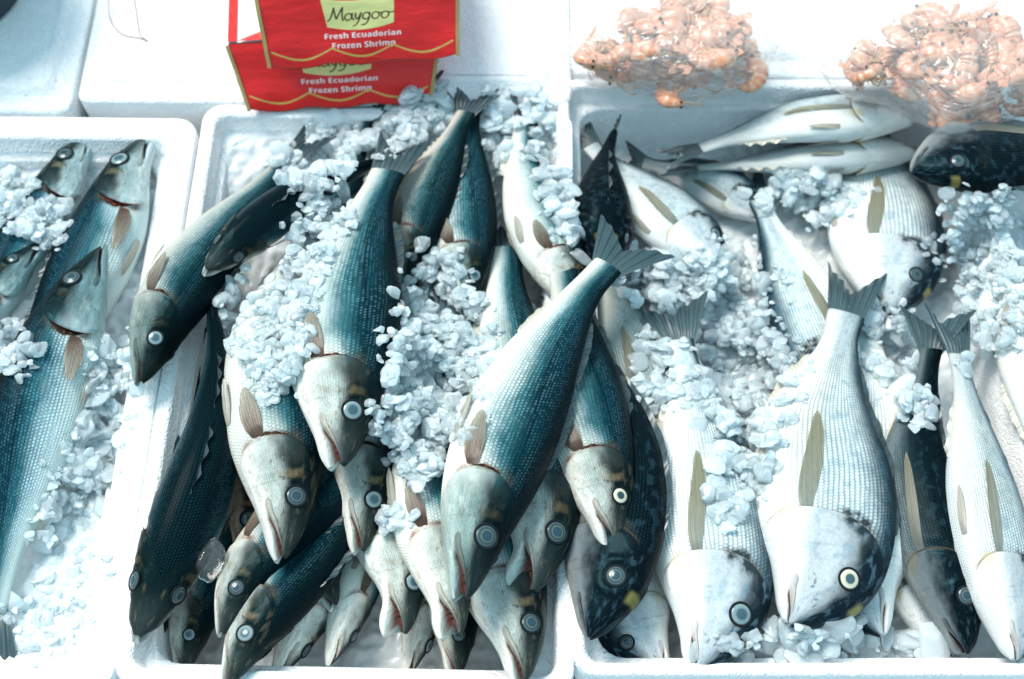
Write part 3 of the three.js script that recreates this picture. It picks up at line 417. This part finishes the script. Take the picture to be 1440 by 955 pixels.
// ------------------------------------------------------------------ lids of the boxes behind
function lid(x0, x1, zf, zb, top, label) {
  const cx = (x0 + x1) / 2, cz = (zf + zb) / 2, hw = (x1 - x0) / 2, hd = (zf - zb) / 2;
  const g = foamVessel(cx, cz, hw, hd, 0.012 * Math.sin(cx * 9), [[0.004, 0.003, 0.02], [0, top - 0.01, 0.012], [0.001, top - 0.0075, 0.012], [0.004, top - 0.0065, 0.012], [0.018, top - 0.0065, 0.012], [0.02, top - 0.0055, 0.012], [0.023, top - 0.001, 0.012], [0.027, top, 0.012], [0.03, top, 0.012]]);
  tag(mesh('closed_foam_box', g, foam, scene), label, 'foam box', 'closed foam boxes behind the fish');
  for (let x = x0; x < x1; x += GC) for (let z = zb; z < zf; z += GC) raise(x, z, top);
}
const BACK = (k) => BOXES[k].cz - BOXES[k].hd - 0.019;
const xJ = pix(96, 140, 0.14).x, xK = pix(802, 120, 0.14).x;
lid(xJ - 0.62, xJ - 0.001, BACK('left') - 0.009, BACK('left') - 0.5, 0.138, 'closed white foam box behind the bass with heads at the back rim');
lid(xJ + 0.001, xK - 0.001, BACK('middle') + 0.003, BACK('middle') - 0.5, 0.138, 'closed white foam box carrying the two red cartons');
lid(xK + 0.001, xK + 0.62, BACK('bream') + 0.006, BACK('bream') - 0.5, 0.137, 'closed white foam box carrying the bags of shrimp');

// ------------------------------------------------------------------ red shrimp cartons
function cartonFace() {
  const c = document.createElement('canvas'); c.width = 1024; c.height = 480; const x = c.getContext('2d');
  x.fillStyle = '#e8100c'; x.fillRect(0, 0, 1024, 480);
  x.fillStyle = '#e6d98c'; x.beginPath(); x.moveTo(318, 40); x.quadraticCurveTo(512, 100, 700, 30); x.lineTo(690, 232); x.quadraticCurveTo(512, 300, 336, 236); x.closePath(); x.fill();
  x.save(); x.translate(352, 200); x.scale(96, -96); x.transform(1, 0, 0.18, 1, 0, 0); x.strokeStyle = '#4a3208'; x.lineWidth = 0.09; x.lineCap = x.lineJoin = 'round';
  const st = (f) => { x.beginPath(); f(); x.stroke(); };
  st(() => { x.moveTo(-0.12, 0.05); x.quadraticCurveTo(0.05, 0, 0.14, 0.95); x.quadraticCurveTo(0.25, 0.4, 0.36, 0.15); x.quadraticCurveTo(0.5, 0.6, 0.62, 0.95); x.quadraticCurveTo(0.62, 0.3, 0.74, 0.02); });
  st(() => x.ellipse(1.0, 0.25, 0.19, 0.23, 0, 0, 7)); st(() => { x.moveTo(1.2, 0.48); x.quadraticCurveTo(1.18, 0.1, 1.32, 0.04); });
  st(() => { x.moveTo(1.38, 0.48); x.quadraticCurveTo(1.38, 0.02, 1.56, 0.1); x.lineTo(1.68, 0.48); x.quadraticCurveTo(1.62, -0.4, 1.36, -0.4); });
  st(() => x.ellipse(1.98, 0.25, 0.19, 0.23, 0, 0, 7)); st(() => { x.moveTo(2.17, 0.48); x.quadraticCurveTo(2.2, -0.42, 1.82, -0.36); });
  st(() => x.ellipse(2.5, 0.25, 0.2, 0.23, 0, 0, 7)); st(() => x.ellipse(3.02, 0.25, 0.2, 0.23, 0, 0, 7)); st(() => { x.moveTo(2.66, 0.42); x.lineTo(2.86, 0.4); x.moveTo(3.2, 0.42); x.quadraticCurveTo(3.36, 0.36, 3.44, 0.44); });
  x.restore();
  x.fillStyle = '#f3e6e0'; x.textAlign = 'center'; x.font = 'bold 50px sans-serif'; x.fillText('Fresh Ecuadorian', 520, 318); x.fillText('Frozen Shrimp', 520, 384);
  x.strokeStyle = '#d8b45a'; x.lineWidth = 11; x.beginPath(); x.moveTo(20, 380); for (let k = 0; k < 3; k++) x.quadraticCurveTo(20 + 164 + k * 328, 490, 20 + (k + 1) * 328, 380 + (k === 1 ? 0 : 0)); x.stroke();
  x.strokeStyle = '#8a2a10'; x.lineWidth = 6; x.strokeRect(3, 3, 1018, 474);
  const t = new THREE.CanvasTexture(c); t.colorSpace = THREE.SRGBColorSpace; return t;
}
const cardBump = dataTex(256, 256, (u, v) => { const b = 0.5 + 0.3 * fbm(u * 9, v * 9, 2) + 0.12 * nz(u * 70, v * 70, 4); return [b, b, b]; }, false, true);
const redTex = dataTex(128, 128, (u, v) => { const n = 1 + 0.07 * fbm(u * 8, v * 8, 11); return [0.64 * n, 0.008 * n, 0.006 * n]; });
const cardFace = new THREE.MeshPhysicalMaterial({ map: cartonFace(), bumpMap: cardBump, bumpScale: 0.0008, roughness: 0.4, clearcoat: 0.2, clearcoatRoughness: 0.3 });
const cardRed = new THREE.MeshStandardMaterial({ map: redTex, bumpMap: cardBump, bumpScale: 0.0008, roughness: 0.45 });
const cardWhite = new THREE.MeshStandardMaterial({ color: new THREE.Color().setRGB(0.74, 0.73, 0.72), bumpMap: cardBump, bumpScale: 0.0008, roughness: 0.6 });
const cardGold = new THREE.MeshStandardMaterial({ color: new THREE.Color().setRGB(0.42, 0.28, 0.1), roughness: 0.5 });
function carton(pl, pr, y, H, back, depth, label, flare) {
  const L = pix(pl[0], pl[1], y), R = pix(pr[0], pr[1], y), W = L.distanceTo(R), o = new THREE.Group(); o.name = numbered('shrimp_carton'); scene.add(o);
  o.position.copy(L).add(R).multiplyScalar(0.5); o.rotation.y = -Math.atan2(R.z - L.z, R.x - L.x); tag(o, label, 'carton', 'red shrimp cartons');
  const b = W / 2, t = W / 2 + flare, wob = (u, v) => 0.0016 * fbm(u * 3 + y * 40, v * 3, 2) + 0.0012 * Math.sin(u * 5) * v;
  const quad = (n, m, f, uvf) => mesh(n, gridGeo(16, 8, f, uvf), m, o);
  const B = (u, v) => V(lerp(-1, 1, u) * lerp(b, t, v), H * v, -back * v);          // front plane
  quad('front_panel', cardFace, (u, v) => B(u, v).add(V(0, wob(u, v) - 0.006 * (1 - v) ** 8 * Math.abs(Math.sin(u * PI * 3)), 0.0015 + wob(u, v) - 0.003 * Math.abs(u * 2 - 1) ** 6 * 0)));
  for (const s of [-1, 1]) {
    quad('side_panel', cardRed, (u, v) => { const q = V(s * lerp(b, t, v) , H * v, -lerp(back * v, depth, s > 0 ? u : 1 - u)); q.x -= s * 0.0006; return q; });
    mesh('edge_strip', gridGeo(2, 10, (u, v) => B(s > 0 ? 1 : 0, v).add(V(s * 0.0008 + (u - 0.5) * 0.0035, 0, 0.0032 + wob(s > 0 ? 1 : 0, v)))), cardGold, o);
  }
  quad('back_panel', cardRed, (u, v) => V(lerp(1, -1, u) * lerp(b, t, v), H * v, -depth));
  quad('lid_panel', cardWhite, (u, v) => V(lerp(-t, t, u), H - 0.0008 + 0.002 * Math.sin(u * PI) * Math.sin(v * PI), lerp(-back, -depth, v)));
  quad('bottom_panel', cardRed, (u, v) => V(lerp(b, -b, u), 0.0006, lerp(-0.001, -depth, v)));
  mesh('rim_strip', gridGeo(2, 8, (u, v) => V(lerp(-t, -t + 0.008, u), H + 0.0012, lerp(-back, -depth, v))), cardRed, o);
  mesh('corner_flap', (() => { const g = new THREE.BufferGeometry(); g.setAttribute('position', new THREE.Float32BufferAttribute([-t + 0.008, H + 0.0016, -back, t * 0.2, H + 0.0016, -back, t * 0.2, H + 0.002, -back - 0.05], 3)); g.setAttribute('uv', new THREE.Float32BufferAttribute([0, 0, 1, 0, 1, 1], 2)); g.computeVertexNormals(); return g; })(), cardRed, o);
  return o;
}
carton([352, 152], [604, 138], 0.1388, 0.054, 0.034, 0.15, 'red printed shrimp carton lying under the other one', 0.013);
carton([380, 92], [642, 74], 0.1935, 0.055, 0.034, 0.16, 'red printed shrimp carton stacked on top of the other one', 0.004);

// ------------------------------------------------------------------ shrimp in clear bags
const shrimpTex = (z) => dataTex(256, 64, (u, v) => { const band = 0.5 + 0.5 * Math.sin(u * PI * 14), n = fbm(u * 8, v * 4, z), c = mix3([0.6, 0.19, 0.075], [0.7, 0.41, 0.28], clamp(0.5 * band + 0.4 * n + 0.25)); return mix3(c, [0.12, 0.04, 0.025], 0.7 * sst(0.3, 0.8, fbm(u * 17, v * 6, z + 4))); });
const shrimpMat = [1, 5].map((z) => new THREE.MeshPhysicalMaterial({ map: shrimpTex(z), roughness: 0.35, clearcoat: 0.4, clearcoatRoughness: 0.2 }));
const shrimpDark = new THREE.MeshStandardMaterial({ color: new THREE.Color().setRGB(0.012, 0.01, 0.01), roughness: 0.2 });
const shrimpThin = new THREE.MeshStandardMaterial({ color: new THREE.Color().setRGB(0.62, 0.32, 0.14), roughness: 0.5 });
function shrimpProto(R, turn) {   // curled on its side round the y axis
  const o = new THREE.Group(), C = (t) => { const a = t * turn, r = R * (1 - 0.25 * t); return V(Math.cos(a) * r, 0.002 * Math.sin(t * 7), Math.sin(a) * r); };
  const rad = (t) => 0.0098 * (t < 0.3 ? 0.06 + 0.94 * Math.pow(t / 0.3, 0.62) : 1 - 0.72 * Math.pow((t - 0.3) / 0.7, 1.3)) * (t > 0.38 ? 1 + 0.07 * Math.sin((t - 0.38) * 62) : 1);
  const bodyG = gridGeo(64, 18, (u, v) => { const p = C(u), q = C(Math.min(1, u + 0.01)).sub(C(Math.max(0, u - 0.01))).normalize(), n = V(p.x, 0, p.z).normalize(), b = q.clone().cross(n), a = v * 2 * PI; return p.addScaledVector(n, Math.cos(a) * rad(u) * 1.15).addScaledVector(b, Math.sin(a) * rad(u) * 0.85); });
  mesh('body', bodyG, shrimpMat[0], o);
  const e = C(1), d = C(1).sub(C(0.97)).normalize(), side = V(e.x, 0, e.z).normalize();
  mesh('tail_fan', gridGeo(12, 4, (u, v) => { const a = (u * 2 - 1); return e.clone().addScaledVector(d, 0.014 * v * (1 - 0.25 * Math.cos(a * 6))).addScaledVector(side, a * (0.002 + 0.008 * v)).add(V(0, 0.001 * Math.sin(u * 9), 0)); }), shrimpMat[0], o);
  const tube = (pts, r) => new THREE.TubeGeometry(new THREE.CatmullRomCurve3(pts), 10, r, 4), h = C(0.02), hd = C(0).sub(C(0.04)).normalize();
  for (const s of [-1, 1]) { const k = mesh('eye', new THREE.SphereGeometry(0.0018, 10, 8), shrimpDark, o); k.position.copy(C(0.07)).add(V(0, s * 0.0044, 0)).addScaledVector(V(h.x, 0, h.z).normalize(), 0.003);
    mesh('antenna', tube([h, h.clone().addScaledVector(hd, 0.02).add(V(0, s * 0.003, 0)), h.clone().addScaledVector(hd, 0.035).add(V(-0.012, s * 0.006, 0.01))], 0.0006), shrimpThin, o);
  }
  const legs = []; for (let i = 0; i < 16; i++) { const t = 0.12 + i * 0.034, p = C(t), n = V(p.x, 0, p.z).normalize(); legs.push(tube([p.clone().addScaledVector(n, -rad(t) * 0.9), p.clone().addScaledVector(n, -rad(t) - 0.006).add(V(0.002, 0, 0.002)), p.clone().addScaledVector(n, -rad(t) - 0.014).add(V(0.006 * Math.sin(i * 2.1), 0.004 * Math.cos(i * 1.7), 0.005 * Math.cos(i)))], 0.0009)); }
  mesh('legs', mergeGeometries(legs), shrimpThin, o); return o;
}
const shrimps = [shrimpProto(0.019, 3.6), shrimpProto(0.024, 2.7), shrimpProto(0.032, 1.8)];
const bagBump = dataTex(512, 512, (u, v) => { const a = 1 - Math.abs(nz(u * 14 + 1.5 * nz(u * 5, v * 5, 3), v * 7, 2)), b = 1 - Math.abs(nz(u * 34, v * 20 + 2 * nz(u * 6, v * 6, 9), 6)), h = Math.pow(a, 6) * 0.6 + Math.pow(b, 7) * 0.4; return [h, h, h]; }, false);
const bagMat = new THREE.MeshPhysicalMaterial({ color: 0xffffff, bumpMap: bagBump, bumpScale: 0.0022, transmission: 0.84, thickness: 0, roughness: 0.14, ior: 1.45, side: THREE.DoubleSide });
function shrimpBag(cpx, y, rx, rz, ry, spikes, n, label, shrimpLabel, group, sd) {
  seed = sd; const c = pix(cpx[0], cpx[1], y);
  const plan = (a) => { let k = 1; for (const [sa, amp, wd] of spikes) { let d = Math.abs(a - sa); d = Math.min(d, 2 * PI - d); k += amp * Math.exp(-Math.pow(d / wd, 2) * 1.0) ; } return k; };
  const g = gridGeo(120, 60, (u, v) => { const a = u * 2 * PI, e = (v - 0.5) * PI, ce = Math.pow(Math.max(0, Math.cos(e)), 0.75), k = plan(a), wr = 1 + 0.05 * fbm(Math.cos(a) * 2.5 + sd, Math.sin(a) * 2.5, e * 1.4) + 0.035 * (1 - Math.abs(nz(a * 7 + e * 2, e * 1.5, sd))) + 0.02 * nz(a * 16, e * 5, sd) - 0.02;
    return V(c.x + Math.cos(a) * rx * ce * k * wr, c.y + ry * Math.sin(e) * wr * (e < 0 ? 0.9 : 1) * (1 - 0.3 * sst(1.2, 1.6, k * ce)), c.z + Math.sin(a) * rz * ce * k * wr); });
  const bag = mesh('plastic_bag', g, bagMat, scene); tag(bag, label, 'plastic bag', 'bags of shrimp');
  for (let i = 0; i < n; i++) { const s = shrimps[i % 3].clone(); s.name = numbered('shrimp'); scene.add(s); tag(s, shrimpLabel, 'shrimp', group);
    const lay = i < n * 0.45 ? 0 : 1, j = lay ? i - Math.floor(n * 0.45) : i, m = lay ? n - Math.floor(n * 0.45) : Math.floor(n * 0.45); let a = j * 2.39996 + rr(-0.2, 0.2), q = Math.sqrt((j + 0.4) / m) * (lay ? 0.8 : 0.98); 
    if (i % 9 === 4) { a = spikes[0][0] + rr(-0.1, 0.1); q = 0.62 + 0.32 * (i / n); }   // some lie in the pointed corner
    const x = Math.cos(a) * q * rx * plan(a) * 0.8, z = Math.sin(a) * q * rz * plan(a) * 0.8;
    s.position.set(c.x + x, c.y + ry * (lay ? 0.62 * Math.sqrt(Math.max(0.05, 1 - q * q)) - 0.08 : -0.32), c.z + z); s.rotation.set(rr(-0.3, 0.3) + z / rz * 0.45, rr(0, 6.3), rr(-0.3, 0.3) - x / rx * 0.45); const sc = rr(0.85, 1.1) * (q > 0.6 ? 0.86 : 1); s.scale.setScalar(sc);
    if (rnd() < 0.5) s.traverse((m) => { if (m.material === shrimpMat[0]) m.material = shrimpMat[1]; }); }
}
shrimpBag([968, 62], 0.172, 0.08, 0.058, 0.04, [[2.85, 0.62, 0.34], [-0.6, 0.28, 0.4]], 46, 'clear plastic bag of shrimp resting on the back rim above the dark bream', 'pink shrimp inside the bag above the dark bream', 'shrimp in the bag above the dark bream', 71);
shrimpBag([1352, 88], 0.182, 0.088, 0.066, 0.046, [[3.0, 0.5, 0.34], [1.75, 0.22, 0.3], [-0.7, 0.3, 0.4]], 52, 'clear plastic bag of shrimp touching the black bream head', 'pink shrimp inside the bag touching the black bream head', 'shrimp in the bag touching the black bream head', 93);
seed = 4242;

// ------------------------------------------------------------------ ice lumps
const iceGeos = []; for (let q = 0; q < 7; q++) { const g = new THREE.IcosahedronGeometry(1, 5), P = g.attributes.position, pl = []; for (let i = 0; i < 13; i++) pl.push([V(rr(-1, 1), rr(-1, 1), rr(-1, 1)).normalize(), rr(0.5, 0.92)]);
  const sc = V(rr(0.95, 1.6), rr(0.4, 0.75), rr(0.75, 1.2)); const v = V();
  for (let i = 0; i < P.count; i++) { v.fromBufferAttribute(P, i).normalize(); let r = 1.05; for (const [n, d] of pl) { const k = n.dot(v); if (k > 0.05) { const x = d / k, h = clamp(0.5 + 0.5 * (r - x) / 0.06); r = lerp(r, x, h) - 0.06 * h * (1 - h); } } r *= 1 + 0.07 * fbm(v.x * 1.7 + q, v.y * 1.7, v.z * 1.7); P.setXYZ(i, v.x * r * sc.x, v.y * r * sc.y, v.z * r * sc.z); }
  const m = new THREE.BufferGeometry(); // weld for smooth normals
  const map = new Map(), pos = [], idx = []; for (let i = 0; i < P.count; i++) { const k = [P.getX(i), P.getY(i), P.getZ(i)].map((x) => Math.round(x * 2e4)).join(); if (!map.has(k)) { map.set(k, pos.length / 3); pos.push(P.getX(i), P.getY(i), P.getZ(i)); } idx.push(map.get(k)); }
  m.setAttribute('position', new THREE.Float32BufferAttribute(pos, 3)); m.setIndex(idx); m.computeVertexNormals(); iceGeos.push(m); }
const lumps = [];
function dropLump(px, py, r, info) {
  const d = rayDir(px, py); let y = 0.34, p = V(); for (; y > 0.02; y -= 0.002) { p.copy(CAMP).addScaledVector(d, (y - CAMP.y) / d.y); if (hAt(p.x, p.z) >= y) break; }
  let m = 0, n = 0; for (let a = 0; a < 9; a++) { const h = hAt(p.x + ((a % 3) - 1) * r * 0.6, p.z + (Math.floor(a / 3) - 1) * r * 0.6); m += h; n++; } const h = Math.max(hAt(p.x, p.z) * 0.5 + 0.5 * m / n, m / n), cy = h + r * (info[2] ?? 0.02);
  lumps.push({ x: p.x, y: cy, z: p.z, r, g: Math.floor(rnd() * 7), q: new THREE.Quaternion().setFromEuler(new THREE.Euler(rr(-0.7, 0.7), rr(0, 6.3), rr(-0.7, 0.7))), s: [rr(0.85, 1.2), rr(0.8, 1.2), rr(0.85, 1.2)], info });
  for (let dx = -r; dx <= r; dx += GC) for (let dz = -r; dz <= r; dz += GC) { const q = 1 - (dx * dx + dz * dz) / (r * r); if (q > 0) raise(p.x + dx, p.z + dz, cy + r * 0.42 * Math.sqrt(q)); }
}
const HEAPS = [   // [label, group, [cx, cy, rx, ry, count, tilt degrees] ellipses in the photograph, radius range in metres]
  ['ice lump in the big heap between the bass', 'ice heaped between the bass', [[612, 425, 42, 62, 70, 10], [612, 525, 62, 78, 130, 0], [590, 610, 34, 48, 50, 20], [655, 480, 40, 60, 40, 0]], [0.005, 0.0115]],
  ['ice lump strewn along the belly of the large bass with bleeding gill', 'ice along the bass belly', [[466, 300, 32, 24, 30, 0], [432, 365, 26, 52, 48, 12], [402, 468, 30, 66, 70, 8], [375, 525, 22, 34, 26, 0]], [0.005, 0.0105]],
  ['ice lump in the gap beside the black-backed bass', 'ice beside the black-backed bass', [[342, 452, 28, 48, 26, 0]], [0.006, 0.011]],
  ['ice lump around the bass tails by the red cartons', 'ice around the tails', [[592, 150, 34, 26, 26, -20], [556, 198, 30, 30, 30, 0], [436, 228, 44, 34, 40, 0], [470, 200, 30, 26, 20, 0], [700, 190, 16, 50, 20, 0]], [0.006, 0.0125]],
  ['ice lump scattered on the pale bass by the box corner', 'ice on the pale bass by the corner', [[772, 240, 24, 66, 26, -22], [745, 150, 18, 26, 10, 0], [790, 300, 14, 50, 10, -20]], [0.006, 0.0115]],
  ['ice lump in the wide spill between the bream', 'ice between the bream', [[1010, 420, 70, 60, 95, 0], [1045, 530, 66, 70, 110, 0], [950, 395, 60, 26, 40, 12], [1045, 625, 40, 60, 50, 0], [925, 520, 34, 60, 26, 0], [905, 400, 30, 30, 14, 0], [1020, 690, 24, 40, 14, 0]], [0.005, 0.0125]],
  ['ice lump in the loose ice beside the grey bream with staring eye', 'ice beside the staring bream', [[1392, 338, 64, 52, 110, 0], [1400, 425, 46, 56, 60, 0]], [0.004, 0.009]],
  ['ice lump between the tails of the bream', 'ice between the bream tails', [[1252, 490, 34, 52, 30, -15], [1292, 580, 22, 26, 12, 0], [1140, 280, 70, 26, 34, 0], [1360, 470, 20, 50, 14, 0]], [0.006, 0.012]],
  ['ice lump covering the bass with heads at the back rim', 'ice over the bass at the back rim', [[28, 300, 34, 24, 26, 0], [70, 322, 26, 26, 22, 30], [18, 485, 28, 36, 22, 0], [20, 262, 24, 18, 10, 0]], [0.005, 0.0115]],
  ['ice lump set in the slush beside the large blue-backed bass', 'ice in the slush beside the blue-backed bass', [[135, 600, 30, 90, 40, 12], [100, 750, 44, 110, 60, 12], [50, 880, 50, 40, 26, 0], [165, 530, 26, 60, 18, 0]], [0.005, 0.014], -0.55],
  ['ice lump by the cheek of the white-cheeked bass', 'ice by the bass cheeks', [[552, 590, 26, 30, 18, 0], [588, 650, 26, 24, 14, 0], [560, 730, 26, 14, 6, 0]], [0.006, 0.011]],
  ['ice lump lying on the bed in front of the bream snouts', 'ice in front of the bream snouts', [[1090, 905, 80, 18, 14, 0], [1190, 905, 60, 16, 10, 0], [1280, 912, 30, 12, 5, 0]], [0.008, 0.017], -0.6],
];
for (const [label, group, ells, [r0, r1], sink] of HEAPS) { const todo = [];
  for (const [cx, cy, rx, ry, n, tilt] of ells) for (let i = 0; i < n * 2; i++) { const a = rr(0, 6.283), q = Math.sqrt(rnd()), wd = rnd() < 0.2 ? 1.45 : 1.05, x = Math.cos(a) * q * rx * wd, y = Math.sin(a) * q * ry * wd, t = (tilt ?? 0) * PI / 180; todo.push([cx + x * Math.cos(t) - y * Math.sin(t), cy + x * Math.sin(t) + y * Math.cos(t), q]); }
  todo.sort((a, b) => a[2] < b[2] ? -1 : 1); for (const [x, y] of todo) dropLump(x, y, 0.8 * lerp(r0, r1, Math.pow(rnd(), 1.7)), [label, group, sink]); }
for (const [, , ells, , sink] of HEAPS) for (const [cx, cy, rx, ry, n] of ells) for (let i = 0; i < n * 0.9; i++) { const a = rr(0, 6.283), q = 0.35 + 1.15 * rnd(); dropLump(cx + Math.cos(a) * rx * q, cy + Math.sin(a) * ry * q, rr(0.0022, 0.0045), ['chip', null, 0.1]); }
dropLump(296, 802, 0.015, ['single clear ice lump beside the cheek of the dusky bass', null, 0.3]); Object.assign(lumps[lumps.length - 1], { clear: 1, s: [0.85, 1.5, 0.85] });
{ const seen = lumps.filter((l) => hAt(l.x, l.z) - l.y < l.r * 1.0).sort((a, b) => b.r - a.r).slice(0, 290), set = new Set(seen), rest = lumps.filter((l) => !set.has(l));
  const mat4 = (l) => new THREE.Matrix4().compose(V(l.x, l.y, l.z), l.q, V(l.r * l.s[0], l.r * l.s[1], l.r * l.s[2]));
  for (const l of seen) { const m = mesh('ice_lump', iceGeos[l.g], l.clear ? clearIce : l.g > 2 ? iceWet : iceMat, scene); m.applyMatrix4(mat4(l)); tag(m, l.info[0], 'ice', l.info[1]); }
  for (let q = 0; q < 7; q++) { const ls = rest.filter((l) => l.g === q); if (!ls.length) continue; const im = new THREE.InstancedMesh(iceGeos[q], q > 2 ? iceWet : iceMat, ls.length); im.name = numbered('crushed_ice'); im.castShadow = im.receiveShadow = true; ls.forEach((l, i) => im.setMatrixAt(i, mat4(l))); tag(im, 'crushed ice chips filling the gaps among the fish', 'ice', 'crushed ice', 'stuff'); scene.add(im); }
}

// ------------------------------------------------------------------ small things at the back
{ const pts = [[152, -6], [156, 30], [172, 48], [198, 54], [208, 58], [198, 50], [192, 20], [188, -6]].map(([a, b]) => pix(a, b, 0.1388));
  tag(mesh('nylon_thread', new THREE.TubeGeometry(new THREE.CatmullRomCurve3(pts), 60, 0.0006, 5), new THREE.MeshStandardMaterial({ color: new THREE.Color().setRGB(0.3, 0.2, 0.18), roughness: 0.6 }), scene), 'thin looped thread lying on the closed foam box', 'thread'); }
{ const c = pix(-88, -42, 0.16), pts = [[0.001, 0], [0.075, 0], [0.08, 0.004], [0.092, 0.12], [0.098, 0.124], [0.099, 0.13], [0.095, 0.132], [0.09, 0.128], [0.079, 0.008], [0.001, 0.006]].map(([r, y]) => new THREE.Vector2(r, y));
  const t = mesh('plastic_tub', new THREE.LatheGeometry(pts, 48), new THREE.MeshStandardMaterial({ color: new THREE.Color().setRGB(0.006, 0.02, 0.03), roughness: 0.45 }), scene); t.position.set(c.x, 0.1382, c.z); tag(t, 'dark plastic tub standing on the closed foam box', 'tub'); }
renderer.render(scene, camera);
